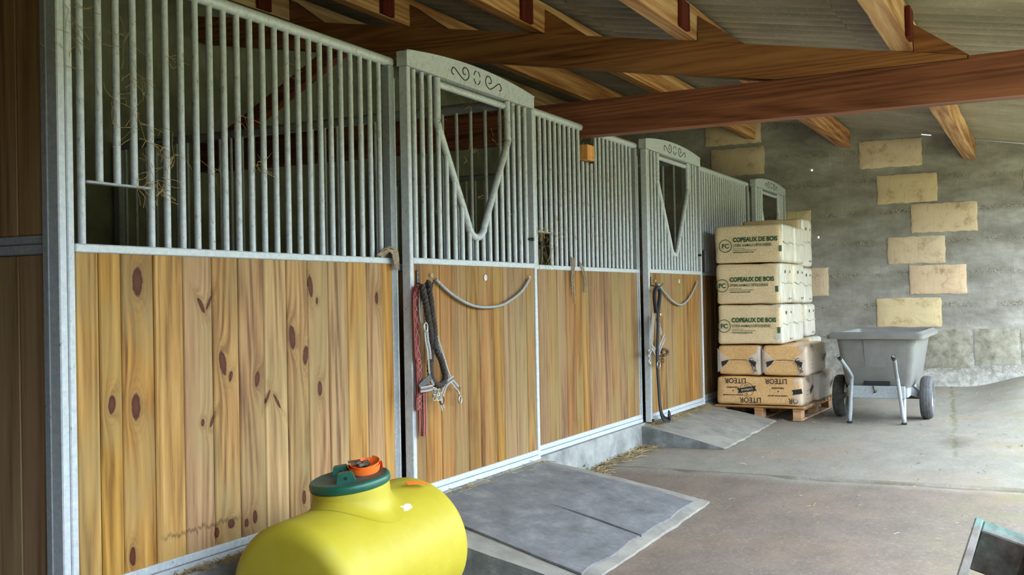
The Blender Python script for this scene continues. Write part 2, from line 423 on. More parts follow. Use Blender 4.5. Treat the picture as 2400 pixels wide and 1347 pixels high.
def sheetmat():
    t = NT('fibre_cement_sheet'); p = t.pos(); r = t.rand()
    n1 = t.noise(t.map(p,(1.5,.6,1)), 2.5, 5, .65); n2 = t.noise(p, 40, 3, .6)
    c = t.ramp(n1, [(.3,srgb(126,116,102)),(.55,srgb(148,137,122)),(.8,srgb(170,158,144))])
    c = t.mix(t.math('MULTIPLY', r, .3), c, srgb(116,112,100))
    c = t.mix(t.math('MULTIPLY', t.fac(n2,.55,.75), .25), c, srgb(196,190,178))
    t.color(c); t.bump(n2, .2, .003); return t.set(.8, 0, .25)
MT['sheet'] = sheetmat()
MT['limestone_grey'] = conc('greyed_limestone', srgb(104,98,84), srgb(146,139,122), srgb(172,166,150), 9, .35, .7)
MT['hedge'] = plain('hedge_leaves', srgb(92,90,58), .9, 0, .3, 2, .5)
MT['grass'] = plain('grass_ground', srgb(124,118,76), .9, 0, .25, 3, .3)
def shavings(name, a, b, c_, film=.35):
    t = NT(name); p = t.pos()
    n1 = t.noise(p, 130, 4, .7); n2 = t.noise(p, 9, 3)
    v = t.n('ShaderNodeTexVoronoi', i_Vector=t.map(p,(1,1,1.6)), i_Scale=140.).outputs['Distance']
    c = t.ramp(n1, [(.32,a),(.52,b),(.72,c_)])
    c = t.mix(t.math('MULTIPLY', t.fac(n2,.4,.7), .2), c, c_)
    t.color(c); t.bump(t.math('ADD', n1, v), .25, .004)
    t.b.inputs['Coat Weight'].default_value = film; t.b.inputs['Coat Roughness'].default_value = .22
    return t.set(.6)
MT['shav'] = shavings('wood_shavings_under_film', srgb(186,154,112), srgb(220,194,152), srgb(238,218,180))
MT['liteor'] = shavings('amber_shavings_under_film', srgb(166,120,70), srgb(210,164,106), srgb(228,188,132), .6)
MT['liteor2'] = shavings('dusty_shavings_under_film', srgb(140,110,80), srgb(180,150,116), srgb(206,180,146), .8)
def filmmat():
    t = NT('white_film'); p = t.pos(); n1 = t.noise(t.map(p,(1,1,.3)), 26, 4, .6)
    c = t.ramp(n1, [(.3,srgb(178,170,152)),(.6,srgb(204,197,182)),(.8,srgb(216,211,200))]); t.color(c); t.bump(n1, .35, .006)
    return t.set(.28)
MT['film'] = filmmat()
def clearfilm():
    t = NT('clear_wrinkled_film'); p = t.pos(); n1 = t.noise(p, 40, 3, .6, .8)
    t.bump(n1, .8, .01); t.b.inputs['Alpha'].default_value = .32; t.color(srgb(236,232,226)); return t.set(.12)
MT['clear'] = clearfilm()
MT['ink_green'] = plain('green_ink', srgb(20,74,46), .5, 0, .05)
MT['ink_black'] = plain('black_ink', srgb(34,30,28), .5, 0, .05)
MT['ink_white'] = plain('cream_ink', srgb(214,200,172), .5, 0, .05)
def tankmat():
    t = NT('yellow_polyethylene'); p = t.pos(); n1 = t.noise(p, 6, 5, .6); n2 = t.noise(t.map(p,(1,1,4)), 40, 4, .7)
    c = t.ramp(n1, [(.3,srgb(164,147,36)),(.6,srgb(172,156,46)),(.8,srgb(176,163,72))])
    c = t.mix(t.math('MULTIPLY', t.fac(n2,.62,.74), .2), c, srgb(176,164,84)); t.color(c); t.bump(n1,.03,.004); return t.set(.5, 0, .22)
MT['tank'] = tankmat()
MT['lid'] = plain('green_plastic', srgb(22,84,66), .4, 0, .1, 40)
MT['lid_top'] = plain('grey_green_plastic', srgb(74,88,78), .6, 0, .12, 30)  # greyer, lighter green for the top of the lid
MT['orange'] = plain('orange_webbing', srgb(250,112,36), .55, 0, .06, 60)
MT['rust_steel'] = plain('dirty_steel', srgb(96,82,64), .5, .5, .3, 60)
MT['steel'] = plain('bright_steel', srgb(186,182,172), .3, .85, .1, 50)
MT['bronze'] = plain('bronze_buckle', srgb(110,78,52), .38, .7, .1, 50)
MT['barrow'] = plain('dusty_grey_plastic', srgb(116,113,108), .55, 0, .08, 12, .05)
MT['rubber'] = plain('tyre_rubber', srgb(78,76,76), .75, 0, .2, 30)
MT['black'] = plain('black_plastic', srgb(26,26,28), .45, 0, .1)
MT['matrubber'] = None
def rubbermat():
    t = NT('worn_rubber_mat'); p = t.pos(); n1 = t.noise(t.map(p,(1,1.4,1)), 5, 6, .7); n2 = t.noise(t.map(p,(2.5,1,1)), 28, 5, .75)
    c = t.ramp(n1, [(.3,srgb(82,82,82)),(.52,srgb(104,104,106)),(.74,srgb(136,132,128))])
    c = t.mix(t.math('MULTIPLY', t.fac(n2,.52,.7), .45), c, srgb(150,138,126))
    c = t.mix(t.math('MULTIPLY', t.fac(n2,.42,.28), .5), c, srgb(60,60,62))
    t.color(c); t.bump(t.math('ADD',n1,n2), .4, .004); return t.set(.62, 0, .4)
MT['matrubber'] = rubbermat()
MT['rope_black'] = plain('black_brown_rope', srgb(60,51,46), .85, 0, .35, 90, .4)
MT['navy'] = plain('navy_webbing', srgb(34,38,58), .8, 0, .15, 90)
MT['greyweb'] = plain('grey_webbing', srgb(176,166,156), .8, 0, .1, 90)
MT['dkgrey'] = plain('dark_grey_webbing', srgb(78,76,76), .8, 0, .15, 90)
MT['maroon'] = plain('maroon_braid', srgb(124,36,40), .85, 0, .2, 90)
MT['cream'] = plain('cream_cord', srgb(168,142,120), .85, 0, .15, 90)
MT['leadblack'] = plain('black_lead_webbing', srgb(24,24,30), .75, 0, .2, 90)
MT['leather'] = plain('brown_leather', srgb(74,50,36), .55, 0, .2, 50)
MT['hose'] = plain('braided_grey_hose', srgb(150,152,150), .45, .1, .2, 140, .3)
MT['straw'] = plain('straw_stalks', srgb(150,126,82), .8, 0, .25, 25)
MT['hay'] = plain('dry_hay', srgb(176,148,98), .85, 0, .25, 25)
MT['twine'] = plain('grey_twine', srgb(150,132,110), .9, 0, .2, 60, .3)
MT['sticker'] = plain('white_sticker', srgb(226,226,224), .5, 0, .05, 60)
MT['groove_shade'] = plain('scroll_groove_shade', srgb(34,36,28), .9, 0, .05)  # dark tubes stand in for the shade inside the cut scrollwork
MT['leaf'] = plain('green_leaf', srgb(70,120,40), .6, 0, .2)
def tealmat():
    t = NT('weathered_teal_pallet_wood'); p = t.pos(); X,Y,Z = xyz(t,p)
    n1 = t.noise(t.map(p,(.3,1,1)), 30, 5, .7); n2 = t.noise(p, 9, 4, .6)
    c = t.ramp(n1, [(.3,srgb(96,78,66)),(.55,srgb(134,122,112)),(.75,srgb(160,152,146))])
    e = t.fac(t.math('ADD', X, t.math('MULTIPLY', t.math('SUBTRACT', n2, .5), .12)), 2.36, 2.44)
    c = t.mix(t.math('MULTIPLY', e, .85), c, t.ramp(n1, [(.3,srgb(58,104,90)),(.6,srgb(98,144,130)),(.8,srgb(138,168,164))]))
    t.color(c); t.bump(n1, .4, .004); return t.set(.7)
MT['teal'] = tealmat()

# ================================================================== THE SETTING
def sstep(a, b, x):
    t = max(0, min(1, (x-a)/(b-a))); return t*t*(3-2*t)
def zf(x, y):
    z = .10 + .0145*(x-6.9)
    z += .15*sstep(-2.0, -2.8, y)*sstep(8.5, 12.5, x)
    if x < 6.955 + .03*math.sin(y*2.1)+.015*math.sin(y*7): z -= .016
    return z
def roofz(y): return 3.405 + .181*y
XW = 13.05
xs = []; x = -1.6
while x < XW+.3:
    xs.append(x); x += .012 if 6.86 < x < 7.05 else .14
ys = [-4.2+.11*i for i in range(40)]+[.5,1.2,2.4,3.7]
mb = MB()
for xx in xs:
    for yy in ys: mb.v.append((xx, yy, zf(xx,yy)+.006*noise.noise(Vector((xx*1.3,yy*1.3,0)))))
n = len(ys)
for i in range(len(xs)-1):
    for j in range(n-1): mb.f.append((i*n+j,(i+1)*n+j,(i+1)*n+j+1,i*n+j+1)); mb.m.append(0)
floor = struct('floor', mb, MT['floor'], 'worn concrete aisle floor with a slab joint and a crack', smooth=True)
mb = MB(); mb.box(2.4, XW, .06, 3.6, .0, .27)
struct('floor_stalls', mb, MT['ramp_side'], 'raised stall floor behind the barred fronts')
mb = MB(); mb.add([(-60,-80,-.06),(70,-80,-.06),(70,-4.15,-.02),(-60,-4.15,-.02)], [(0,1,2,3)])
struct('ground_outside', mb, MT['grass'], 'grass outside the open side of the stable')
# plinth under the stall fronts
mb = MB()
mb.cbox(2.44, 7.93, -.03, .06, 0, .288, .006); mb.cbox(7.93, XW, -.02, .06, 0, .286, .006)
struct('plinth', mb, MT['plinth'], 'whitish concrete plinth under the stall fronts')

# end wall with two see-through holes
mb = MB()
def wtop(y): return roofz(y) - (.036 if y < -1.6 else -.01)
yc = [-4.15,-3.95,-3.7,-3.45,-3.2,-2.9,-2.2,-1.61,-1.59,-1.2,-.437,-.405,-.379,-.342, .3,1.5,2.6,3.6]
zc = [-.05,.4,1.93,1.975,2.35,2.385]
holes = {(4,2),(6,5)}
zc = [-.05, 1.0, 1.938, 1.966, 2.0, 2.75, 2.78, None]
for i in range(len(yc)-1):
    for j in range(len(zc)-1):
        if (i,j) in {(10,2),(12,5)}: continue
        y0,y1 = yc[i],yc[i+1]; z0 = zc[j]; z1 = zc[j+1]
        if z1 is None:
            if wtop(y0) < z0: continue
            a,b = wtop(y0), wtop(y1)
        else: a = b = z1
        if z1 is not None and wtop(y0) < z1: a = max(z0+.001, wtop(y0))
        if z1 is not None and wtop(y1) < z1: b = max(z0+.001, wtop(y1))
        mb.hexa([(XW,y0,z0),(XW+.12,y0,z0),(XW+.12,y1,z0),(XW,y1,z0),(XW,y0,a),(XW+.12,y0,a),(XW+.12,y1,b),(XW,y1,b)])
wall_end = struct('wall_end', mb, MT['wall'], 'board-marked concrete end wall set with pale stone blocks')
def stone_poly(y0, y1, z0, z1, seed, jit=.0065, step=.045):
    rr = random.Random(seed); P = []
    cs = [(y0,z0),(y1,z0),(y1,z1),(y0,z1)]
    for i in range(4):
        a,b = cs[i],cs[(i+1)%4]; L = math.hypot(b[0]-a[0],b[1]-a[1]); m = max(2,int(L/step))
        for k in range(m):
            t = k/m; P.append((a[0]+(b[0]-a[0])*t+rr.uniform(-jit,jit), a[1]+(b[1]-a[1])*t+rr.uniform(-jit,jit)))
    return P
def wall_stone(y0, y1, z0, z1, seed, proud=.014):
    P = stone_poly(min(y0,y1), max(y0,y1), z0, z1, seed); n = len(P); cy = sum(p[0] for p in P)/n; cz = sum(p[1] for p in P)/n
    rr = random.Random(seed+99)
    mb = MB(); vs = [(XW+.02,a,b) for a,b in P]+[(XW-proud*.5,a,b) for a,b in P]
    vs += [(XW-proud, cy+(a-cy)*.94, cz+(b-cz)*.9) for a,b in P]+[(XW-proud-rr.uniform(0,.008), cy+(a-cy)*.5, cz+(b-cz)*.5) for a,b in P]+[(XW-proud-.004,cy,cz)]
    fs = []
    for k in range(3): fs += [(k*n+i,k*n+(i+1)%n,(k+1)*n+(i+1)%n,(k+1)*n+i) for i in range(n)]
    fs += [(3*n+i,3*n+(i+1)%n,4*n) for i in range(n)]
    mb.add(vs, fs); return obj('stone', mb, MT['stone'] if proud > .01 else MT['limestone_grey'], wall_end, smooth=True, angle=.7)
for i,(a,b,t,bo) in enumerate([(.936,.235,3.40,3.147),(.866,.2,3.1,2.76),(-.918,-1.614,3.05,2.73),(-1.116,-1.77,2.637,2.304),(-1.482,-2.181,2.282,1.954),
        (-1.215,-1.841,1.913,1.602),(-1.452,-2.055,1.575,1.247),(-1.08,-1.785,1.203,.872),(-2.66,-3.3,2.61,2.303),(.03,-.345,2.278,1.941),(0.,-.535,1.582,1.248),
        (-1.574,-2.077,.84,.40),(-2.118,-2.576,.845,.44),(-2.6,-3.2,.83,.45),(-.75,-1.5,.84,.42)]):
    wall_stone(a, b, bo, t, i*7+3, .014 if i < 11 else .006)
# back wall and near end of the building, plus an added wall beside the camera to hold back light
mb = MB(); mb.box(-1.6, XW+.12, 3.6, 3.75, -.05, 4.03)
struct('wall_back', mb, MT['blockwall'], 'dim grey concrete block wall at the back of the stalls')
mb = MB(); mb.hexa([(-1.75,-4.15,-.1),(-1.6,-4.15,-.1),(-1.6,3.75,-.1),(-1.75,3.75,-.1),(-1.75,-4.15,2.63),(-1.6,-4.15,2.63),(-1.6,3.75,4.06),(-1.75,3.75,4.06)])
struct('wall_near', mb, MT['darkboards'], 'closed near end wall of the stable')

mb = MB(); mb.box(-1.75, -.7, -3.25, -3.13, -.1, 2.79); mb.box(-.7, 2.7, -3.25, -3.13, -.1, 1.15)  # unseen wall, its length and height set for the light it blocks
struct('wall_right_blocker', mb, MT['darkboards'], 'unseen boarded wall by the open side, added to hold back light')
# hedge across the field, whose green fills the low light
mb = MB(); m_ = 150
for k in range(m_+1):
    xx = -45+110*k/m_
    for q in range(9):
        a_ = pi*q/8; rr_ = 1+.25*noise.noise(Vector((xx*.35,q*.8,0)))
        mb.v.append((xx, -19-2.4*math.cos(a_)*rr_, -.06+4.6*math.sin(a_)*rr_))
for k in range(m_):
    for q in range(8): mb.f.append((k*9+q,(k+1)*9+q,(k+1)*9+q+1,k*9+q+1)); mb.m.append(0)
o = obj('hedge', mb, MT['hedge'], None, True); tag(o, 'tall green hedge across the field outside the open side', 'hedge')

# roof of corrugated sheets
ceil = bpy.data.objects.new('ceiling', None); col.objects.link(ceil); WM[ceil] = Matrix(); ceil['kind'] = 'structure'; ceil['label'] = 'sloping roof of corrugated fibre-cement sheets'
PITCH = .177; rows = [(-4.05,-1.72),(-1.86,.16),(.02,2.0),(1.86,3.75)]
for ri,(ya,yb) in enumerate(rows):
    mb = MB(); N = 5*12; amp = .036
    for k in range(N+1):
        xx = k*PITCH/12; zz = amp*(1-2*abs(math.sin(pi*k/12))**.75)
        for (yy,dz) in ((ya,.010),(yb,-.006)):
            z = roofz(yy)+dz+zz
            mb.v += [(xx,yy,z),(xx,yy,z+.007)]
    for k in range(N):
        a,b = k*4,(k+1)*4
        mb.f += [(a,a+2,b+2,b),(a+1,b+1,b+3,a+3),(a,b,b+1,a+1),(a+2,a+3,b+3,b+2)]; mb.m += [0]*4
    mb.f += [(0,1,3,2),(N*4,N*4+2,N*4+3,N*4+1)]; mb.m += [0]*2
    me = mb.mesh('sheet', MT['sheet'], True, .6)
    xx = -1.9
    while xx < XW+.15:
        link('sheet', me, ceil, (xx, 0, .002*((int(xx*10)) % 3))); xx += 5*PITCH-.0
# purlins
def chord(y): return 3.125+.176*y
PY = [(-2.115,'purlin resting above the right end of the cross beam, outermost before the eave'),(-.76,'purlin over the middle of the aisle, second in from the eave'),
      (.36,'purlin just behind the line of stall fronts'),(1.5,'purlin in the dark above the middle of the stalls'),(2.65,'purlin in the dark nearest the back wall')]
for y0,lb in PY:
    mb = MB(); rr = random.Random(int(y0*100)); P0 = []
    m = 60; wd = .065; dp = .215
    for k in range(m+1):
        xx = -1.58+(XW-.01+1.58)*k/m; j = [rr.uniform(-.006,.006) for _ in range(4)]
        for q,(dy,dz) in enumerate(((-wd,0),(wd,0),(wd,dp),(-wd,dp))):
            yy = y0+dy+j[q]; mb.v.append((xx, yy, chord(y0+dy)+.004+dz+j[q]*.5))
    for k in range(m):
        for q in range(4): mb.f.append((k*4+q,k*4+(q+1)%4,(k+1)*4+(q+1)%4,(k+1)*4+q)); mb.m.append(0)
    mb.f += [(3,2,1,0),tuple(m*4+q for q in range(4))]; mb.m += [0,0]
    o = obj('purlin', mb, MT['purlin'])
    tag(o, 'rough-sawn timber '+lb, 'roof beam', 'roof purlins')
# truss
XT, TT = 6.9, .13
tr = thing('roof_truss', (XT+.06,0,2.419), 'brown timber roof truss crossing the aisle and the second stall', 'roof truss')
yzx = lambda a,b,d: (d,a,b)
mb = MB(); mb.prism([(-3.92,2.418),(3.58,2.418),(3.58,2.664),(-2.49,2.664),(-2.49,2.684),(-3.3,2.684),(-3.92,2.64)], yzx, XT, XT+TT); obj('tie_beam', mb, MT['beamY'], tr)
mb = MB(); mb.prism([(-2.485,2.668),(-2.485,chord(-2.485)),(3.58,chord(3.58)),(3.58,chord(3.58)-.225),(-1.335,2.668)], yzx, XT+.004, XT+TT-.004); obj('top_chord', mb, MT['beamYl'], tr)
mb = MB(); mb.prism([(3.45,2.668),(3.2,2.668),(2.06,chord(2.06)-.22),(2.25,chord(2.25)-.22)], yzx, XT+.02, XT+TT-.02); obj('brace', mb, MT['beamY'], tr)
for y0,_ in PY:
    e = y0-.068
    mb = MB(); mb.prism([(e,chord(e)),(e,chord(e)+.175),(e-.31,chord(e-.31)+.004),(e-.31,chord(e-.31))], yzx, XT+.01, XT+TT-.01); obj('wedge_block', mb, MT['beamYl'], tr)
    mb = MB(); mb.cbox(XT-.40, XT-.24, e-.028, e-.001, chord(e)+.01, chord(e)+.19, .003); obj('cleat', mb, MT['redblock'], tr)
mb = MB(); mb.cbox(XT+.005, XT+TT-.005, -3.9, -3.76, .05, 2.416, .006)
o = obj('roof_post', mb, MT['beamY']); tag(o, 'brown timber post holding the outer end of the cross beam', 'post')

# ================================================================== STALL FRONTS
def barmesh(z0, z1, r=.0135, n=10):
    mb = MB(); mb.tube([(0,0,z0),(0,0,z1)], r, n); return mb.mesh('bar', MT['galv_dirty'], True, .8)
BAR = {}
def bar(parent, x, y, z0, z1, r=.0135):
    k = (round(z0,2), round(z1,2), r)
    if k not in BAR: BAR[k] = barmesh(k[0], k[1], r)
    return link('bar', BAR[k], parent, (x,y,0))
def plank(parent, x0, x1, y0, z0, z1, mat, th=.03, gap=.0021):
    j = R.uniform(-.0012,.0012)
    mb = MB(); mb.cbox(x0+gap, x1-gap, y0+j, y0+th+j, z0, z1, .0042); return obj('plank', mb, mat, parent)
def steelbox(name, parent, x0,x1,y0,y1,z0,z1, mat='galv', b=.004):
    mb = MB(); mb.cbox(x0,x1,y0,y1,z0,z1,b); return obj(name, mb, MT[mat], parent)
ZT = 2.476
def panel(x0, x1, label, edges, mat, hole, skip=(), tops=None):
    t = thing('barred_stall_front', ((x0+x1)/2, .025, .29), label, 'stall front', 'stall fronts')
    steelbox('stile', t, x0+.001, x0+.03, 0, .05, .29, ZT-.02)
    steelbox('stile', t, x1-.048, x1-.001, .002, .05, .29, ZT-.02, 'galv_dark')  # darkened steel carries the shade of the stile's side face
    steelbox('stile', t, x1-.0085, x1-.0005, -.002, .04, .3, ZT-.08)
    steelbox('mid_rail', t, x0+.031, x1-.0095, -.001, .05, 1.467, 1.497)
    steelbox('bottom_rail', t, x0+.031, x1-.0095, -.003, .05, .321, .352)
    steelbox('bottom_track', t, x0+.031, x1-.0095, -.008, .05, .29, .319)
    for a,b in (tops or [(x0+.01, x1-.005)]):
        mb = MB(); mb.tube([(a,.025,ZT),(a+.002,.025,ZT),(b-.002,.025,ZT),(b,.025,ZT)], .0245, 14); obj('top_rail', mb, MT['galv_dirty'], t, True, .8)
    for a,b in zip(edges[:-1], edges[1:]): plank(t, a, b, .006, .345, 1.470, mat)
    xx = hole[0]; i = 0
    while xx < x1-.06:
        zt = ZT-.015; z0 = 1.492
        if 1 <= i <= hole[1]: z0 = 1.713
        for (a,b,z) in skip:
            if a < xx < b: zt = z
        if zt > z0+.05: bar(t, xx, .025, z0, zt)
        xx += .0785; i += 1
    h0 = hole[0]; h1 = hole[0]+.0785*(hole[1]+1)
    steelbox('feed_hole_bar', t, h0+.01, h1-.005, .006, .044, 1.706, 1.714)
    return t
p1 = panel(2.476, 4.472, 'long barred stall front with knotty boards, nearest, behind the yellow tank', [2.508]+PX[1:], MT['pine1'], (2.556,3))
def edges(a, b, n, seed):
    rr = random.Random(seed); w_ = [rr.uniform(.85,1.15) for _ in range(n)]; s = sum(w_); out = [a]
    for q in w_: out.append(out[-1]+(b-a)*q/s)
    return out
p2 = panel(5.945, 7.972, 'barred stall front between the two doors with hanging halters, roof beam cutting its top rail', edges(5.976,7.962,14,3), MT['pine2'], (6.125,2), [(6.9,7.12,2.24)], [(5.955,6.875),(7.15,7.967)])
p3 = panel(9.450, 11.477, 'farthest barred stall front, behind the stacked bales', edges(9.481,11.467,14,5), MT['pine2'], (9.63,2))
mb = MB(); mb.cbox(6.905, 7.03, -.02, .045, 2.252, 2.36, .004); o = obj('wood_packing_block', mb, MT['orange_wood'])
tag(o, 'small orange wooden block wedged under the cross beam between the bars', 'wood block')

def scroll(t, cx, cz, sgn, yf):
    P = [(-.265,-.009),(-.28,-.008),(-.287,.008),(-.272,.026),(-.251,.025),(-.222,.01),(-.179,-.011),(-.145,-.02),(-.113,-.01),(-.097,.01),(-.103,.035),(-.124,.049),(-.151,.046),(-.165,.028),(-.157,.013),(-.135,.012)]
    mb = MB(); mb.tube(smoothpath([(cx+sgn*a, yf, cz+b) for a,b in P],5), .0032, 6); return obj('scroll_groove_shade', mb, MT['groove_shade'], t, True)
def door(x0, label, det=True):
    x1 = x0+1.460; c = (x0+x1)/2; YF, YB = -.072, -.022
    t = thing('stall_door', (c,-.045,.29), label, 'stall door', 'sliding stall doors')
    steelbox('stile', t, x0, x0+.032, YF, YB, .29, 2.452)
    steelbox('stile', t, x1-.032, x1, YF, YB, .29, 2.452)
    steelbox('mid_rail', t, x0+.033, x1-.033, YF, YB, 1.467, 1.499)
    steelbox('bottom_rail', t, x0+.033, x1-.033, YF, YB, .324, .354)
    steelbox('bottom_track', t, x0+.004, x1-.004, YF-.004, YB, .293, .322)
    # arched header plate
    P = [(x0,2.453),(x1,2.453)]
    for k in range(25):
        u = 1-2*k/24; P.append((c+u*.73, 2.528+.045*(1-u*u)))
    mb = MB(); mb.prism(P, lambda a,b,d: (a,d,b), YF, YB+.01); obj('header_plate', mb, MT['galv_dirty'], t)
    mb = MB(); rim = [(a, YF-.001, b) for a,b in P[2:]]; mb.tube(rim, .005, 6); obj('header_edge', mb, MT['galv_dirty'], t, True)
    if det:
        yf = YF-.0005; cz = 2.507
        scroll(t, c, 2.5, 1, yf); scroll(t, c, 2.5, -1, yf)
        mb = MB()
        for a0,a1 in ((.3,1.3),(1.8,2.9),(3.4,4.4),(4.9,6.0)):
            mb.tube([(c-.004+.036*math.cos(a0+(a1-a0)*k/7), yf, 2.517+.037*math.sin(a0+(a1-a0)*k/7)) for k in range(8)], .0030, 6)
        obj('ring_groove_shade', mb, MT['groove_shade'], t)
    # V-shaped opening tube
    H = .405; zv = 1.632
    V = [(c-H,2.45),(c-H,2.3),(c-H,2.235),(c-H+.018,2.18),(c-.115,1.735),(c-.085,1.675),(c-.045,1.640),(c,zv-.002),(c+.045,1.640),(c+.085,1.675),(c+.115,1.735),(c+H-.018,2.18),(c+H,2.235),(c+H,2.3),(c+H,2.45)]
    mb = MB(); mb.tube(smoothpath([(a,-.047,b) for a,b in V],4), .0205, 12); obj('v_tube', mb, MT['galv_dirty'], t, True, 1.)
    mb = MB(); mb.tube([(c-H,-.03,2.425),(c+H,-.03,2.425)], .019, 12); obj('top_tube', mb, MT['galv_dirty'], t, True, .8)
    for i in range(-8,9):
        dx = i*.0795
        if abs(dx) < H-.03:
            a = abs(dx); z1 = 1.645+max(0,(a-.08))/(H-.018-.10)*(2.18-1.72)+(.04 if a > .05 else 0)
            if a < .02: z1 = zv
        elif abs(dx) < H+.02: z1 = 2.2
        else: z1 = 2.453
        bar(t, c+dx, -.047, 1.494, z1)
    E_ = [x0+.033]+[x0+v for v in (.133,.291,.429,.573,.716,.882,1.009,1.158,1.314)]+[x1-.033]
    for a,b in zip(E_[:-1],E_[1:]): plank(t, a, b, -.064, .350, 1.470, MT['pine2'])
    if det:
        mb = MB(); mb.lathe([(.0,0),(.017,0),(.017,.0015),(.0,.0015)], 18, Matrix.Translation((c+.062,-.0665,1.405)) @ Matrix.Rotation(pi/2,4,'X'), cap=False); s = obj('round_sticker', mb, MT['sticker'], t)
        mb = MB(); mb.tube([(c+.062+.007*math.cos(a),-.069,1.405+.009*math.sin(a)) for a in (-1.5,-.7,0,.8,1.6,2.4,3.2)], .0018, 5); obj('sticker_mark', mb, MT['hose'], s)
        hk = MB(); hk.cbox(x0+.058,x0+.072,-.071,-.065,1.36,1.435,.001)
        hk.tube(smoothpath([(x0+.065,-.068,1.37),(x0+.065,-.12,1.358),(x0+.075,-.15,1.365),(x0+.082,-.16,1.385)],4), .004, 6)
        b = obj('tack_hook', hk, MT['black'], t)
        sw = MB()
        for z in (1.40,1.424): sw.lathe([(0,0),(.0035,0),(.002,.002),(0,.002)], 10, Matrix.Translation((x0+.065,-.0712,z)) @ Matrix.Rotation(pi/2,4,'X'), cap=False)
        obj('screw', sw, MT['steel'], b)
        mb = MB(); mb.tube([(x1-.10,-.07,1.645),(x1-.068,-.07,1.645)], .008, 8); mb.tube([(x1-.068,-.085,1.645),(x1-.068,-.06,1.645)], .010, 8); obj('latch', mb, MT['black'], t)
        # small roller at the foot
        mb = MB(); mb.tube([(x0+.012,-.09,.305),(x0+.012,-.075,.305)], .012, 10); obj('foot_roller', mb, MT['rust_steel'], t)
    return t
D1, D2, D3 = 4.474, 7.974, 11.480
door(D1, 'nearest sliding stall door with the twisted black rope and striped halter hanging')
door(D2, 'middle sliding stall door with the plain black lead rope hanging down to the ramp')
door(D3, 'farthest sliding stall door, half hidden behind the bale stack')
# corner post and side of the first stall
t = thing('boarded_partition', (2.46,1.8,.29), 'boarded side of the first stall with galvanised corner post, at the left edge', 'stall side')
steelbox('corner_post', t, 2.442, 2.474, 0, .072, .0, 2.6)
steelbox('post_edge', t, 2.438, 2.444, .047, .076, .0, 2.6, 'galv_dark')
steelbox('side_rail', t, 2.445, 2.475, .078, 3.58, 1.497, 1.525, 'galv_dark')
steelbox('side_rail', t, 2.443, 2.475, .078, 3.58, 1.462, 1.495, 'galv_dark')
steelbox('top_rail', t, 2.445, 2.475, .078, 3.58, 2.565, 2.6, 'galv_dark')
yy = .078; i = 0
while yy < 3.5:
    wd = .128+.02*((i*7)%3)/3
    for z0,z1 in ((.05,1.461),(1.526,2.564)):
        mb = MB(); mb.cbox(2.450,2.475,yy+.0015,yy+wd-.0015,z0,z1,.004); obj('plank', mb, MT['pine_side'], t)
    yy += wd; i += 1
# dividers between the stalls
def divider(x, label):
    t = thing('stall_divider', (x,1.8,.27), label, 'stall divider', 'stall dividers')
    steelbox('post', t, x-.03, x+.03, .06, .12, .27, 2.5, 'galv_dark'); steelbox('post', t, x-.03, x+.03, 3.5, 3.56, .27, 2.5, 'galv_dark')
    mb = MB(); mb.tube([(x,.1,2.52),(x,3.56,2.52)], .03, 12); obj('top_rail', mb, MT['galv_dark'], t, True, .8)
    steelbox('mid_rail', t, x-.025, x+.025, .121, 3.499, 1.48, 1.53, 'galv_dark')
    k = 0; yy = .2
    while yy < 3.48: bar(t, x, yy, 1.525, 2.5, .0115); yy += .105
    z = .28
    while z < 1.46:
        mb = MB(); mb.cbox(x-.02,x+.02,.121,3.499,z+.001,z+.148,.003); obj('plank', mb, MT['pine_side'], t); z += .15
    return t
divider(5.99, 'barred divider between the first and second stall, seen dimly through the bars')
divider(9.49, 'barred divider between the second and third stall, seen through the middle door')

# ================================================================== RAMPS AND MATS
def ramp(name, x0, x1, ylip, ytop, ztop, mats, label, jag=.02, seed=1):
    rr = random.Random(seed); nx, ny = 30, 10; mb = MB()
    top = []
    for i in range(nx+1):
        row = []
        for j in range(ny+1):
            t = j/ny; xx = x0+(x1-x0)*i/nx
            yl = ylip+(jag*noise.noise(Vector((xx*6,seed,0)))+jag*.5*noise.noise(Vector((xx*17,seed,3))))
            yy = ytop+(yl-ytop)*t
            zl = zf(xx,yl)+.012
            zz = ztop+(zl-ztop)*t+.018*math.sin(pi*t)*.6
            if i in (0,nx): xx += .015*noise.noise(Vector((yy*5,seed,1)))
            row.append(len(mb.v)); mb.v.append((xx,yy,zz))
        top.append(row)
    bot = []
    for i in range(nx+1):
        row = []
        for j in range(ny+1):
            a = mb.v[top[i][j]]; row.append(len(mb.v)); mb.v.append((a[0],a[1],zf(a[0],a[1])-.03))
        bot.append(row)
    q = lambda f,m: (mb.f.append(f), mb.m.append(m))
    for i in range(nx):
        for j in range(ny):
            q((top[i][j],top[i][j+1],top[i+1][j+1],top[i+1][j]),0)
        q((top[i][ny],bot[i][ny],bot[i+1][ny],top[i+1][ny]),0)
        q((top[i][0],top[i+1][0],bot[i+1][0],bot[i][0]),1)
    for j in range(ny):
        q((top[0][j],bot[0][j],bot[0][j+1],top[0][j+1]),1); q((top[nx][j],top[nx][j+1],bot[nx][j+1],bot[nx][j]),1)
    o = obj(name, mb, mats, None); tag(o, label, 'ramp', 'concrete door ramps'); return o
ramp('concrete_ramp', 4.15, 6.04, -1.10, -.034, .268, [MT['ramp'],MT['ramp_side']], 'concrete ramp under the rubber mat at the nearest door', .012, 2)
ramp('concrete_ramp', 7.86, 9.56, -.68, -.024, .272, [MT['ramp'],MT['ramp_side']], 'bare grey concrete ramp at the middle door', .03, 5)
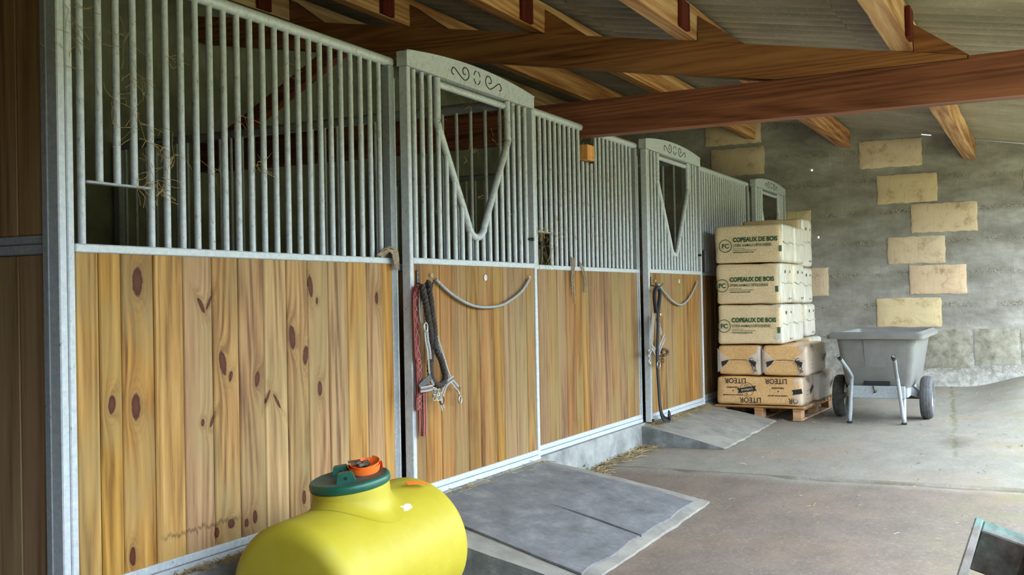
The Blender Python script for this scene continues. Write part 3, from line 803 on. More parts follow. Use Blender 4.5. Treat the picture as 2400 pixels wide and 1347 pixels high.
def mat_strip(x0, x1, label, seed):
    mb = MB(); nx, ny = 16, 14; th = .012
    def P(i,j,up):
        t = j/ny; u = i/nx; ya = -.10; yb = -1.045+.02*noise.noise(Vector((u*3,seed,0)))
        xa = x0[0]+(x1[0]-x0[0])*u; xb = x0[1]+(x1[1]-x0[1])*u
        xx = xa+(xb-xa)*t+(.012*math.sin(t*5+seed) if i in (0,nx) else 0); yy = ya+(yb-ya)*t
        s = (-.034-yy)/(1.10-.034); zl = zf(xx,-1.1)+.012
        return (xx, yy, .268+(zl-.268)*s+.0108*math.sin(pi*min(1,s))+(th if up else .002)+.0025*noise.noise(Vector((xx*4,yy*4,seed))))
    for up in (1,0):
        for i in range(nx+1):
            for j in range(ny+1): mb.v.append(P(i,j,up))
    K = (nx+1)*(ny+1); id_ = lambda i,j,u: (0 if u else K)+i*(ny+1)+j
    for i in range(nx):
        for j in range(ny): mb.f.append((id_(i,j,1),id_(i,j+1,1),id_(i+1,j+1,1),id_(i+1,j,1))); mb.m.append(0)
        mb.f += [(id_(i,0,1),id_(i+1,0,1),id_(i+1,0,0),id_(i,0,0)),(id_(i,ny,0),id_(i+1,ny,0),id_(i+1,ny,1),id_(i,ny,1))]; mb.m += [0,0]
    for j in range(ny): mb.f += [(id_(0,j,0),id_(0,j+1,0),id_(0,j+1,1),id_(0,j,1)),(id_(nx,j,1),id_(nx,j+1,1),id_(nx,j+1,0),id_(nx,j,0))]; mb.m += [0,0]
    o = obj('rubber_mat', mb, MT['matrubber'], None, True, .6); tag(o, label, 'rubber mat', 'rubber mats on the ramp'); return o
mat_strip((4.42,4.28),(5.148,5.02), 'worn grey rubber mat on the ramp, the half next to the yellow tank', 1)
mat_strip((5.155,5.03),(5.925,5.90), 'worn grey rubber mat on the ramp, the half towards the middle door', 4)

# ================================================================== TANK
tx0, tx1, tyc, tr_ = 2.90, 3.775, -.53, .262
tz = zf(3.4,-.5)+tr_
tz += -.015
RTk = Matrix.Translation((3.35,tyc,tz)) @ Matrix.Rotation(math.radians(-3),4,'Y') @ Matrix.Rotation(math.radians(-4),4,'X') @ Matrix.Translation((-3.35,0,0))   # sits nose-down, leaning a little to the boards
tk = thing('yellow_tank', (3.35,tyc,tz-tr_), 'bright yellow horizontal plastic tank with a green screw lid', 'tank')
prof = [(.0,0),(.08,.002),(.15,.008)]
rc = .058
for k in range(9):
    a = -pi/2+k/8*pi/2; prof.append((tr_-rc+rc*math.cos(a), .012+rc+rc*math.sin(a)))
Lk = tx1-tx0
full = prof+[(tr_,Lk*.3),(tr_,Lk*.5),(tr_,Lk*.7)]+[(r,Lk-z) for r,z in reversed(prof)]
mb = MB(); nseg = 64
AX = Matrix(((0,0,1,0),(0,1,0,0),(-1,0,0,0),(0,0,0,1)))   # local Z -> X
for (r,z) in full:
    for k in range(nseg):
        a = 2*pi*k/nseg; yv, zv_ = r*math.cos(a), r*math.sin(a)
        # recessed strap grooves over the crown, either side of the neck
        g = 0
        for gx in (Lk*.20, Lk*.82):
            g += .012*math.exp(-((z-gx)/.028)**2)*max(0,math.sin(a))**2 if r > tr_*.9 else 0
        s = 1-g/tr_
        mb.v.append(tuple(RTk @ Vector((tx0+z, yv*s, zv_*s))))
for i in range(len(full)-1):
    for k in range(nseg): mb.f.append((i*nseg+k,(i+1)*nseg+k,(i+1)*nseg+(k+1)%nseg,i*nseg+(k+1)%nseg)); mb.m.append(0)
obj('tank_body', mb, MT['tank'], tk, True)
nx_, rn = 3.345, .148
mb = MB(); n = 48
rings = [(rn+.050,None,0),(rn+.034,None,.0),(rn+.018,None,.35),(rn+.007,None,.7),(rn+.002,.262,1),(rn,.275,1),(rn,.305,1),(rn-.003,.318,1)]
for rad,h,bl in rings:
    for k in range(n):
        a = 2*pi*k/n; dx, dy = rad*math.cos(a), rad*math.sin(a)
        zs = math.sqrt(max(0,tr_**2-dy*dy))+.0012
        if h is None: zz = zs+(bl**2)*.03
        else: zz = max(h, zs+.02) if h < .28 else h
        mb.v.append(tuple(RTk @ Vector((nx_+dx,dy,zz))))
for i in range(len(rings)-1):
    for k in range(n): mb.f.append((i*n+k,i*n+(k+1)%n,(i+1)*n+(k+1)%n,(i+1)*n+k)); mb.m.append(0)
obj('neck', mb, MT['tank'], tk, True)
LM = RTk @ Matrix.Translation((nx_,0,.310)) @ Matrix.Rotation(math.radians(-4),4,'Y')
mb = MB(); mb.lathe([(.138,-.002),(.150,0),(.154,.006),(.154,.024),(.150,.031),(.144,.034)], 56, LM, cap=False); lid = obj('lid', mb, MT['lid'], tk, True, .9)
mb = MB(); mb.lathe([(.144,.034),(.138,.031),(.07,.030),(0,.030)], 56, LM, cap=False); obj('lid_top', mb, MT['lid_top'], lid, True)
for (lx,ly,an) in ((-.062,-.030,-.96),(.036,.062,-.96)):
    mb = MB(); m2 = LM @ Matrix.Translation((lx,ly,.03)) @ Matrix.Rotation(an,4,'Z')
    mb.prism([(-.036,0),(.036,0),(.029,.03),(.022,.036),(-.022,.036),(-.029,.03)], lambda a,b,d: tuple(m2 @ Vector((a,d,b))), -.02, .02)
    lg = obj('lid_lug', mb, MT['lid'], lid)
    mb = MB(); mb.lathe([(0,0),(.006,0),(.006,.002),(0,.002)], 12, m2 @ Matrix.Translation((0,-.0205,.018)) @ Matrix.Rotation(pi/2,4,'X'), cap=False); obj('lug_hole_shade', mb, MT['black'], lg)  # black disc painted on for the dark inside the hole
a = math.radians(72)
mb = MB(); pts = [(-.035,-.5),(-.008,-.62),(.028,-.45),(.03,.2),(.012,.5),(-.012,.35),(-.03,.55),(-.022,0)]
lp = []
for (u,v) in pts:
    ang = math.radians(128)+v*.11; lp.append(RTk @ Vector((3.45+u, (tr_+.0015)*math.cos(ang)*1, (tr_+.0015)*math.sin(ang))))
lp2 = [RTk @ Vector((q[0],q[1],q[2])) for q in []]
ang0 = 128
lp = [RTk @ Vector((3.455+u, -(tr_+.0018)*math.sin(math.radians(40)-v*.10), (tr_+.0018)*math.cos(math.radians(40)-v*.10))) for u,v in pts]
mb.add(lp+[q+Vector((0,.004,-.004)) for q in lp], [tuple(range(8))]+[(i,(i+1)%8,8+(i+1)%8,8+i) for i in range(8)]); obj('torn_sticker', mb, MT['sticker'], tk)
mb = MB()
for th_ in (-8,):
    mb.tube([RTk @ Vector((tx0+.10+k*(Lk-.2)/8, -(tr_-.0005)*math.cos(math.radians(th_)), (tr_-.0005)*math.sin(math.radians(th_)))) for k in range(9)], .0025, 6)
obj('mould_seam', mb, MT['tank'], tk, True)
# ratchet strap coiled on the lid
ls = thing('ratchet_strap', tuple(LM @ Vector((.075,0,.031))), 'coiled orange ratchet strap with a dirty buckle lying on the green lid', 'strap')
def strapcoil(cx, cy, cz, rx, ry, n, drift, h):
    P = []
    for k in range(n*20+1):
        a = 2*pi*k/20; g = 1-.10*k/(n*20)
        P.append(LM @ Vector((cx+rx*g*math.cos(a)+.004*math.sin(a*1.7), cy+ry*g*math.sin(a), cz+drift*k/(n*20)+.010*math.sin(a+.6))))
    return P
mb = MB(); mb.ribbon(strapcoil(.078,-.004,.050,.064,.056,2,.012,.02), .026, .0016, tuple((LM.to_3x3() @ Vector((.0,0,1))))) 
mb = MB()
P = strapcoil(.060,-.034,.047,.058,.058,2,.018,.02)
for k in range(len(P)-1):     # upright band: width vertical
    pass
up = (LM.to_3x3() @ Vector((0,0,1))).normalized()
def vband(P, wd, lean=.25):
    mb = MB(); c = sum(P, Vector())/len(P)
    for p_ in P:
        o_ = (p_-c); o_ = (o_-up*o_.dot(up)).normalized()
        d = (up*(1-lean)+o_*lean).normalized()*wd*.5
        mb.v += [tuple(p_-d),tuple(p_+d),tuple(p_+d+o_*.002),tuple(p_-d+o_*.002)]
    for k in range(len(P)-1):
        for q in range(4): mb.f.append((k*4+q,k*4+(q+1)%4,(k+1)*4+(q+1)%4,(k+1)*4+q)); mb.m.append(0)
    return mb
obj('webbing', vband(P, .026), MT['orange'], ls, True, .8)
P2 = [LM @ Vector((.060+.046*math.cos(a)+.008, -.034+.036*math.sin(a), .058+.012*math.sin(a*1.0+2))) for a in [2*pi*k/24 for k in range(20)]]
obj('webbing', vband(P2, .025, .6), MT['orange'], ls, True, .8)
P3 = [LM @ Vector((.09+.02*k/6,-.095+.03*k/6,.050+.006*math.sin(k))) for k in range(7)]
obj('webbing', vband(P3, .026, .1), MT['orange'], ls, True, .8)
mb = MB()
for (bx,by,bz,s_) in ((.055,.008,.066,.020),(.065,-.02,.058,.018),(.08,-.03,.058,.014)):
    m2 = LM @ Matrix.Translation((bx,by,bz)) @ Matrix.Rotation(bx*40,4,'Z') @ Matrix.Rotation(.5,4,'X')
    mb.cbox(-s_,s_,-s_*.6,s_*.6,-.008,.008,.003,m2); mb.tube([m2 @ Vector((-s_*1.2,0,.012)),m2 @ Vector((s_*1.2,0,.012))], .005, 8)
obj('ratchet_buckle', mb, MT['rust_steel'], ls, True, .6)
mb = MB(); mb.ribbon([RTk @ Vector((3.575+.02*k, -.10-.012*k, .262-.009*k*k*.15+.004)) for k in range(5)], .022, .002, tuple(RTk.to_3x3() @ Vector((0,-.4,.9)))); obj('webbing_tail', mb, MT['orange'], ls)

# ================================================================== PALLET AND BALES
pz = zf(10,-.5)
pl = thing('loaded_pallet', (10.2,-.5,pz), 'wooden pallet carrying the stack of bales', 'pallet')
RB = Matrix.Translation((9.6,-.90,pz)) @ Matrix.Rotation(math.radians(-2.5),4,'Z')     # local x away, y towards the stalls
def pbox(name, x0,x1,y0,y1,z0,z1):
    mb = MB(); mb.cbox(x0,x1,y0,y1,z0,z1,.003,RB); return obj(name, mb, MT['pallet'], pl)
for k in range(9): pbox('deck_board', .0+k*.135, .0+k*.135+.095, -.02, .80, .106, .126)
for y0 in (0,.35,.70):
    pbox('stringer_board', .0, 1.19, y0-.0, y0+.08, .086, .105)
    pbox('bottom_board', .0, 1.19, y0, y0+.08, .0, .018)
    for x0 in (0,.53,1.06): pbox('block', x0+.002, x0+.12, y0+.002, y0+.078, .019, .085)
FONT = {}
def text(parent, s, size, Mx, mat, name='printed_text', bold=0., sx=1., align='LEFT'):
    cu = bpy.data.curves.new('t','FONT'); cu.body = s; cu.size = size; cu.offset = bold; cu.align_x = align; cu.resolution_u = 3
    ob = bpy.data.objects.new('t', cu); col.objects.link(ob); dg = bpy.context.evaluated_depsgraph_get()
    me = bpy.data.meshes.new_from_object(ob.evaluated_get(dg)); bpy.data.objects.remove(ob); bpy.data.curves.remove(cu)
    me.transform(Mx @ Matrix.Diagonal((sx,1,1,1))); me.materials.clear(); me.materials.append(mat); me.name = name
    return link(name, me, parent)
def facing(x, y, z, rot=0., yaw=0.):
    """text plane on a face looking towards -X; text runs towards -Y"""
    B = Matrix(((0,0,-1,0),(-1,0,0,0),(0,1,0,0),(0,0,0,1)))
    return Matrix.Translation((x,y,z)) @ Matrix.Rotation(yaw,4,'Z') @ B @ Matrix.Rotation(rot,4,'Z')
def side(x, y, z, rot=0.):
    """text plane on a face looking towards -Y; text runs towards +X"""
    B = Matrix(((1,0,0,0),(0,0,-1,0),(0,1,0,0),(0,0,0,1)))
    return Matrix.Translation((x,y,z)) @ B @ Matrix.Rotation(rot,4,'Z')
def ringmesh(Mx, r, wd, n=40):
    mb = MB(); vs = []
    for k in range(n):
        a = 2*pi*k/n
        for q in (r-wd/2, r+wd/2): vs.append(Mx @ Vector((q*math.cos(a),q*math.sin(a),0)))
    mb.add(vs, [(2*k,2*k+1,(2*k+3)%(2*n),(2*k+2)%(2*n)) for k in range(n)]); return mb
def fc_bale(x0, x1, ya, yb, z0, z1, label, seed, off=0., prints=True, ends=True, marks=True, tiny=False):
    """pale bale; front face looks at -X, ya > yb"""
    cx,cy,cz = (x0+x1)/2,(ya+yb)/2,(z0+z1)/2
    t = thing('shavings_bale', (cx,cy,z0), label, 'bale', 'pale wood shavings bales')
    obj('bale_body', rbox(cx,cy,cz,x1-x0-.010,ya-yb-.010,z1-z0-.010,.028,14,.008,seed), MT['shav'], t, True)
    if ends:   # white film gathered over the end
        h = z1-z0; wdx = x1-x0
        w_ = rbox(cx+.004, yb+.055, cz, wdx-.012, .12, h-.008, .030, 12, .007, seed+5); obj('film_end', w_, MT['film'], t, True)
        mb = MB(); mb.tube(smoothpath([(x0+.03,yb-.006,cz+.01),(cx-.05,yb-.014,cz-.004),(cx+.06,yb-.012,cz+.008),(x1-.03,yb-.006,cz)],4), .006, 6); obj('film_fold', mb, MT['film'], t, True)
        if marks:
            mb = MB()
            for (u,v,s_) in ((.3,.78,.012),(.72,.78,.009),(.62,.12,.008),(.78,.12,.006)):
                xx = x0+wdx*u; zz = z0+h*v; mb.box(xx-s_,xx+s_,yb-.0135,yb-.0105,zz-s_*1.1,zz+s_*1.1)
            obj('ink_mark', mb, MT['ink_black'], t)
    if prints:
        xf = x0-.0022; G = MT['ink_green']; yo = ya-.098+off; zc_ = z0+(z1-z0)*.56
        lo = obj('logo_ring', ringmesh(facing(xf,yo,zc_-.035), .057, .006), G, t)
        text(lo, 'FC', .058, facing(xf,yo,zc_-.055), G, 'logo_letters', .0016, 1., 'CENTER')
        text(t, 'COPEAUX DE BOIS', .0555, facing(xf,yo-.070,zc_+.0), G, bold=.0022, sx=.86)
        text(t, 'LITIÈRE ANIMALE DÉPOUSSIÉRÉE', .033, facing(xf,yo-.070,zc_-.045), G, bold=.0004, sx=.74)
        text(t, 'QUALITÉ EXTRA DÉPOUSSIÉRÉE', .0125, facing(xf,yo-.071,zc_-.068), G, sx=.6)
        text(t, 'FABRIQUÉ ET CONDITIONNÉ EN FRANCE', .0135, facing(xf,yo-.071,zc_-.083), G, sx=.86)
        text(t, 'WWW.FRANCE-COPEAUX.COM', .0150, facing(xf,yo-.071,zc_-.102), G, bold=.0006, sx=.86)
        mb = MB(); fy = yo-.485
        for k in range(5): mb.add([facing(xf,fy,zc_-.10+k*.011) @ Vector(q) for q in ((0,0,0),(.028,0,0),(.028,.009,0),(0,.009,0))], [(0,1,2,3)])
        obj('stamp_block', mb, G, t)
    return t
BZ = pz+.127
L1 = BZ+.268; L2 = L1+.284; L3 = L2+.368; L4 = L3+.372; L5 = L4+.354
xf = 9.60
fc_bale(xf,10.08,-.150,-.745,L2,L3,'pale bale printed in green, lowest of the three printed fronts, on the amber bales',11,.03)
fc_bale(xf-.005,10.07,-.145,-.742,L3,L4,'pale bale printed in green, middle of the three printed fronts',12,.035)
fc_bale(xf-.012,10.06,-.140,-.765,L4,L5,'pale bale printed in green, topmost of the three printed fronts',13,-.01, marks=False)
fc_bale(10.10,10.56,-.19,-.735,L2,L3-.004,'pale bale behind the lowest printed one, white film end showing',14,prints=False, marks=False)
fc_bale(10.09,10.55,-.19,-.755,L3,L4,'pale bale behind the middle printed one, white film end showing',15,prints=False)
fc_bale(10.08,10.52,-.19,-.768,L4,L5-.002,'pale bale behind the topmost printed one, folded white film end showing',16,prints=False, marks=False)
fc_bale(10.58,11.03,-.14,-.74,L4-.02,L5+.105,'tallest pale bale at the back of the stack, standing above the rest',17,prints=False)
fc_bale(10.58,11.03,-.14,-.735,L3-.01,L4-.024,'pale bale in the back row, second from its top',18,prints=False)
fc_bale(10.58,11.05,-.14,-.755,L2+.03,L3-.014,'pale bale in the back row, third from its top',19,prints=False)
fc_bale(10.62,11.10,-.14,-.80,L1+.03,L2+.026,'low pale bale at the back corner of the stack, mostly hidden',20,prints=False, marks=False)
def lit_bale(x0, x1, ya, yb, z0, z1, label, seed, mat, kind):
    cx,cy,cz = (x0+x1)/2,(ya+yb)/2,(z0+z1)/2
    t = thing('shavings_bale', (cx,cy,z0), label, 'bale', 'amber wood shavings bales')
    obj('bale_body', rbox(cx,cy,cz,x1-x0-.010,ya-yb-.010,z1-z0-.010,.032,14,.008,seed), mat, t, True)
    K = MT['ink_black']; xf = x0-.0015; h = z1-z0
    if kind == 'long':
        def inv(s, y, z, size, bold=.0006, sx=1.): text(t, s, size, facing(xf,y,z,pi), K, bold=bold, sx=sx)
        # upside-down print
        inv('LITEOR', ya-.285, z1-.022, .066, .0008, .92); inv('LITEOR', yb+.135, z1-.022, .066, .0008, .92)
        inv('LITEOR', cy+.005-.03, z0+.073, .066, .0008, .92); 
        text(t, 'OR', .066, facing(xf,yb+.04,z0+.073,pi), K, bold=.0008, sx=.92)
        for yq in (ya-.215, yb+.165):
            inv('Dépoussiérés', yq, cz+.035, .020); inv('et', yq+.045, cz+.004, .018); inv('Copeaux de bois naturels', yq-.035, cz-.035, .0175)
        yy = cy+.105; zz = cz+.012
        rg = obj('badge_ring', ringmesh(facing(xf,yy,zz), .062, .0035), K, t)
        mb = MB(); Mq = facing(xf-.0012,yy,zz, .16)
        mb.add([Mq @ Vector((a,b,0)) for a,b in ((-.088,-.022),(.088,-.022),(.076,0),(.088,.022),(-.088,.022),(-.076,0))],[tuple(range(6))]); bn = obj('badge_ribbon', mb, K, t)
        text(bn, 'COPEAUX', .026, Mq @ Matrix.Rotation(pi,4,'Z') @ Matrix.Translation((0,-.009,.001)), MT['ink_white'], sx=.9, align='CENTER')
        text(rg, 'LITIÈRE', .014, facing(xf,yy,zz+.048,pi), K, align='CENTER'); text(rg, 'ANIMALE', .014, facing(xf,yy,zz+.034,pi), K, align='CENTER')
        mb = MB(); mb.tube([facing(xf,yy,zz) @ Vector(q) for q in ((-.004,-.03,0),(.006,-.038,0),(-.002,-.047,0),(.006,-.054,0))], .003, 5); obj('badge_mark', mb, K, rg)
        # second badge running round the corner
        mb = MB(); Mq = facing(xf-.001,yb+.045,cz,.16)
        mb.add([Mq @ Vector((a,b,0)) for a,b in ((-.05,-.022),(.04,-.022),(.04,.022),(-.05,.022),(-.038,0))],[tuple(range(5))]); obj('badge_ribbon', mb, K, t)
    if kind == 'end':
        # folded film corners with torn lettering on the short end
        for sgn,yq in ((1,ya-.005),(-1,yb+.005)):
            mb = MB(); d = -sgn
            mb.add([(xf,yq,z1-.03),(xf-.004,yq+d*.02,z1-.05),(xf-.006,yq+d*.12,cz+.005),(xf-.004,yq+d*.03,z0+.05),(xf,yq,z0+.03)],[(0,1,2,3,4)] if sgn<0 else [(4,3,2,1,0)]); fo = obj('film_fold', mb, MT['clear'], t)
            mb = MB(); a = [(xf-.007,yq+d*.035,cz-.012),(xf-.007,yq+d*.11,cz+.006),(xf-.007,yq+d*.085,cz-.03),(xf-.007,yq+d*.045,cz-.062)]
            mb.add(a,[(0,1,2,3) if sgn<0 else (3,2,1,0)]); obj('fold_stroke', mb, K, fo)  # flat black stroke across each fold
        text(t, 'LITEOR', .05, facing(xf-.0075,yb+.105,cz+.02,1.95-pi-.1), K, bold=.0005, sx=.85)
        mb = MB(); mb.tube([(xf-.002,ya-.02,cz+.002),(xf-.004,cy,cz+.006),(xf-.002,yb+.02,cz)], .0022, 5); obj('film_seam', mb, K, t)
    if kind in ('long','end','back'):
        ys = yb-.007
        text(t, 'LITEOR', .07, side(x0+.10,ys,z1-.03,-.25+pi*0), K, bold=.0006, sx=.8)
        mb = MB(); Mq = side(x1-.13,ys-.001,cz,.35); mb.add([Mq @ Vector((a,b,0)) for a,b in ((-.08,-.02),(.08,-.02),(.07,0),(.08,.02),(-.08,.02),(-.07,0))],[tuple(range(6))]); obj('badge_ribbon', mb, K, t)
        for q in range(3): text(t, 'Dépoussiérés', .022, side(x0+.12,ys,cz-.01-q*.035), K)
        # loose clear wrap on the outer corner
        obj('clear_wrap', rbox(cx, yb+.049, cz, x1-x0-.006, .11, h-.006, .03, 8, .010, seed+9), MT['clear'], t, True)
    return t
lit_bale(xf,10.10,-.125,-.915,BZ,L1,'long amber bale with upside-down black lettering, front bottom of the stack',31,MT['liteor'],'long')
lit_bale(10.13,10.80,-.15,-.965,BZ,L1-.002,'dusty film-wrapped bale at the bottom of the stack, behind the lettered one',32,MT['liteor2'],'back')
lit_bale(xf+.012,10.48,-.140,-.545,L1,L2,'amber bale set endwise, left of the pair under the pale bales',33,MT['liteor'],'end')
lit_bale(xf,10.50,-.555,-.960,L1,L2,'amber bale set endwise, right of the pair under the pale bales',34,MT['liteor'],'end')

# ================================================================== WHEELBARROW
bw = thing('wheelbarrow', (10.1,-1.53,zf(10.1,-1.5)), 'grey plastic two-wheeled muck barrow parked beside the bales', 'wheelbarrow')
bc = -1.53; g0 = zf(10,-1.5)
def ring4(x0, x1, y0, y1, z, r=.05, n=5):
    P = []
    for (cx,cy,a0) in ((x0+r,y1-r,pi/2),(x0+r,y0+r,pi),(x1-r,y0+r,1.5*pi),(x1-r,y1-r,0)):
        for k in range(n): a = a0+k/(n-1)*pi/2; P.append((cx+r*math.cos(a),cy+r*math.sin(a),z))
    return P
RG = [ring4(9.80,10.62,bc-.25,bc+.25,g0+.28,.05), ring4(9.74,10.72,bc-.275,bc+.275,g0+.34,.05), ring4(9.665,10.86,bc-.335,bc+.335,g0+.735,.06),
      ring4(9.60,10.91,bc-.40,bc+.40,g0+.73,.045), ring4(9.595,10.915,bc-.405,bc+.405,g0+.762,.045), ring4(9.635,10.88,bc-.365,bc+.365,g0+.79,.045),
      ring4(9.685,10.84,bc-.325,bc+.325,g0+.78,.045), ring4(9.76,10.70,bc-.262,bc+.262,g0+.36,.045), ring4(9.82,10.60,bc-.235,bc+.235,g0+.30,.045)]
mb = MB(); n = 20
for q in RG: mb.v += q
for i in range(len(RG)-1):
    for k in range(n): mb.f.append((i*n+k,i*n+(k+1)%n,(i+1)*n+(k+1)%n,(i+1)*n+k)); mb.m.append(0)
mb.f += [tuple(range(n))[::-1], tuple((len(RG)-1)*n+k for k in range(n))]; mb.m += [0,0]
tub = obj('tub', mb, MT['barrow'], bw, True, .6)
mb = MB()   # moulded panel on the front of the tub
mb.hexa([(9.742,bc-.08,g0+.36),(9.775,bc-.08,g0+.36),(9.775,bc+.09,g0+.36),(9.742,bc+.09,g0+.36),(9.655,bc-.06,g0+.725),(9.70,bc-.06,g0+.725),(9.70,bc+.10,g0+.725),(9.655,bc+.10,g0+.725)]); obj('front_rib', mb, MT['barrow'], tub)
mb = MB(); mb.cbox(9.728,9.80,bc-.11,bc+.11,g0+.285,g0+.358,.004); obj('front_recess_shade', mb, MT['black'], tub)  # black block stands in for the dark inside a recess
mb = MB(); mb.cbox(9.66,9.70,bc-.235,bc+.235,g0+.215,g0+.32,.004); obj('cross_beam', mb, MT['galv_dark'], bw)
mb = MB()
for s in (-1,1): mb.cbox(9.70,10.35,bc+s*.235-.02,bc+s*.235+.02,g0+.22,g0+.30,.004)
obj('side_beams', mb, MT['galv_dark'], bw)
mb = MB(); mb.tube([(10.1,bc-.40,g0+.19),(10.1,bc+.40,g0+.19)], .014, 10); obj('axle', mb, MT['rust_steel'], bw, True, .8)
for s in (-1,1):
    mb = MB(); yy = bc+s*.24
    mb.hexa([(10.0,yy,g0+.22),(10.2,yy,g0+.22),(10.12,yy+s*.10,g0+.17),(10.06,yy+s*.10,g0+.17),(10.0,yy,g0+.30),(10.2,yy,g0+.30),(10.12,yy+s*.10,g0+.21),(10.06,yy+s*.10,g0+.21)]); obj('axle_bracket', mb, MT['galv_dark'], bw)
for s in (-1,1):
    yo = bc+s*.225
    P = [(9.12,bc+s*.215,g0+.605),(9.24,bc+s*.21,g0+.56),(9.52,bc+s*.187,g0+.43),(9.58,bc+s*.192,g0+.36),(9.615,bc+s*.215,g0+.12),(9.622,bc+s*.222,g0+.05),(9.645,bc+s*.225,g0+.02),(9.675,bc+s*.225,g0+.045),(9.70,bc+s*.222,g0+.12),(9.74,bc+s*.22,g0+.24)]
    mb = MB(); mb.tube(smoothpath(P,5), .0158, 12); lg = obj('handle_leg', mb, MT['galv_dark'], bw, True, .9)
    mb = MB(); a,b = Vector(P[0]),Vector(P[1]); d = (b-a).normalized(); mb.tube([a-d*.004,a+d*.05], .0185, 12, caps=False); mb.tube([a,a+d*.002], .0155, 12); obj('grip', mb, MT['black'], lg, True, .8)
    mb = MB(); mb.cbox(9.63,9.665,bc+s*.225-.022,bc+s*.225+.022,zf(9.65,bc)-.002,g0+.014,.004); obj('foot_pad', mb, MT['black'], lg)
    # wheel
    wy = bc+s*.372; WMx = Matrix.Translation((10.1,wy,g0+.193)) @ Matrix.Rotation(pi/2,4,'X')
    pr = []
    for k in range(21):
        a = -pi*.5+pi*k/20*1.0; r_ = .147+.046*math.cos(a)**.7 if math.cos(a) > 0 else .147
        pr.append((r_-(.003 if k % 3 == 1 and 4 < k < 17 else 0), .052*math.sin(a)))
    mb = MB(); mb.lathe([(.105,-.030)]+[(.125,-.046)]+pr+[(.125,.046),(.105,.030)], 40, WMx, cap=False); ty = obj('wheel', mb, MT['rubber'], bw, True, .9)
    mb = MB(); mb.lathe([(.108,-.035),(.10,-.025),(.03,-.012),(.03,-.04),(.0,-.04)], 28, WMx, cap=False); mb.lathe([(.0,.04),(.03,.04),(.03,.012),(.10,.025),(.108,.035)], 28, WMx, cap=False); obj('rim', mb, MT['steel'], ty, True, .6)
mb = MB(); mb.tube(smoothpath([(9.655,bc+.02,g0+.325),(9.645,bc+.012,g0+.29),(9.65,bc-.0,g0+.265)],4), .007, 6); mb.tube([(9.645,bc-.012,g0+.285),(9.645,bc+.02,g0+.262)], .005, 6); obj('locking_pin', mb, MT['rust_steel'], bw, True)
mb = MB(); mb.hexa([(9.85,bc-.24,g0+.30),(10.6,bc-.22,g0+.30),(10.6,bc+.22,g0+.30),(9.85,bc+.24,g0+.30),(9.85,bc-.27,g0+.42),(10.6,bc-.25,g0+.42),(10.6,bc+.25,g0+.42),(9.85,bc+.27,g0+.42)])

# ================================================================== LEANING PALLET, bottom right
lp_ = thing('old_pallet', (2.0,-2.6,zf(2,-2.6)), 'weathered pallet with teal painted end standing on its side at the bottom right', 'pallet')
al = math.radians(17)
LPM = Matrix.Translation((2.475,-2.742,.800)) @ Matrix(((1,0,0,0),(0,-math.cos(al),-math.sin(al)*1,0),(0,-math.sin(al),math.cos(al),0),(0,0,0,1)))
# local x along the aisle (0 at far end, negative towards camera), y = thickness to the right, z = up in the pallet plane
def lpb(name, x0,x1,y0,y1,z0,z1,par=lp_):
    mb = MB(); mb.cbox(x0,x1,y0,y1,z0,z1,.003,LPM); return obj(name, mb, MT['teal'], par)
for z0 in (-.09,-.42,-.75):
    lpb('bottom_board', -1.15, 0, 0, .017, z0, z0+.09)
    for x0 in (-.10,-.62,-1.15): lpb('block', x0, x0+.10, .0175, .105, z0+.002, z0+.088)
for x0 in (-.10,-.62,-1.15): lpb('stringer_board', x0, x0+.10, .1055, .121, -.75, 0)
for z0 in (-.09,-.255,-.42,-.585,-.75): lpb('deck_board', -1.15, 0, .1215, .138, z0, z0+.09)

# ================================================================== TACK HANGING ON THE DOORS
def rope(path, r, pitch, strands=3, n=6, sub=5):
    P = smoothpath(path, sub); mb = MB(); L = [0]
    for a,b in zip(P[:-1],P[1:]): L.append(L[-1]+(b-a).length)
    # resample finely
    tot = L[-1]; m = int(tot/ (pitch/9)); Q = []; j = 0
    for k in range(m+1):
        s = tot*k/m
        while j < len(L)-2 and L[j+1] < s: j += 1
        t = (s-L[j])/max(1e-9,L[j+1]-L[j]); Q.append(P[j].lerp(P[j+1],t))
    T = [(Q[min(i+1,m)]-Q[max(i-1,0)]).normalized() for i in range(m+1)]
    N = Vector((0,-1,0)); paths = [[] for _ in range(strands)]
    for i in range(m+1):
        N = (N-T[i]*N.dot(T[i])).normalized(); B = T[i].cross(N)
        for s in range(strands):
            a = 2*pi*(tot*i/m/pitch+s/strands); paths[s].append(Q[i]+(N*math.cos(a)+B*math.sin(a))*r*.5)
    for q in paths: mb.tube(q, r*.56, n)
    return mb
XZ = lambda P, y: [(a, y if not callable(y) else y(i/(len(P)-1)), b) for i,(a,b) in enumerate(P)]
ropeA = [(4.496,1.356),(4.49,1.338),(4.5,1.294),(4.513,1.246),(4.527,1.199),(4.543,1.151),(4.562,1.103),(4.579,1.054),(4.581,1.015),(4.573,.968),(4.578,.918),(4.602,.873),(4.647,.851),(4.687,.863),(4.695,.893),(4.67,.935),(4.645,.981),(4.614,1.016),(4.603,1.044),(4.589,1.086)]
ropeB = [(4.548,1.358),(4.54,1.331),(4.551,1.287),(4.561,1.23),(4.571,1.182),(4.582,1.134),(4.583,1.086),(4.588,1.038)]
t = thing('twisted_rope', (4.56,-.12,.85), 'thick black twisted rope looped over the tack hook on the nearest door', 'lead rope')
obj('rope_strand', rope(XZ(ropeA, lambda s: -.125-.012*math.sin(s*9)), .0165, .062), MT['rope_black'], t, True)
obj('rope_strand', rope(XZ([(4.52,1.372)]+ropeB, -.138), .0165, .062), MT['rope_black'], t, True)
t = thing('red_braided_lead', (4.49,-.10,.60), 'maroon and cream braided lead strap hanging behind the black rope', 'lead rope')
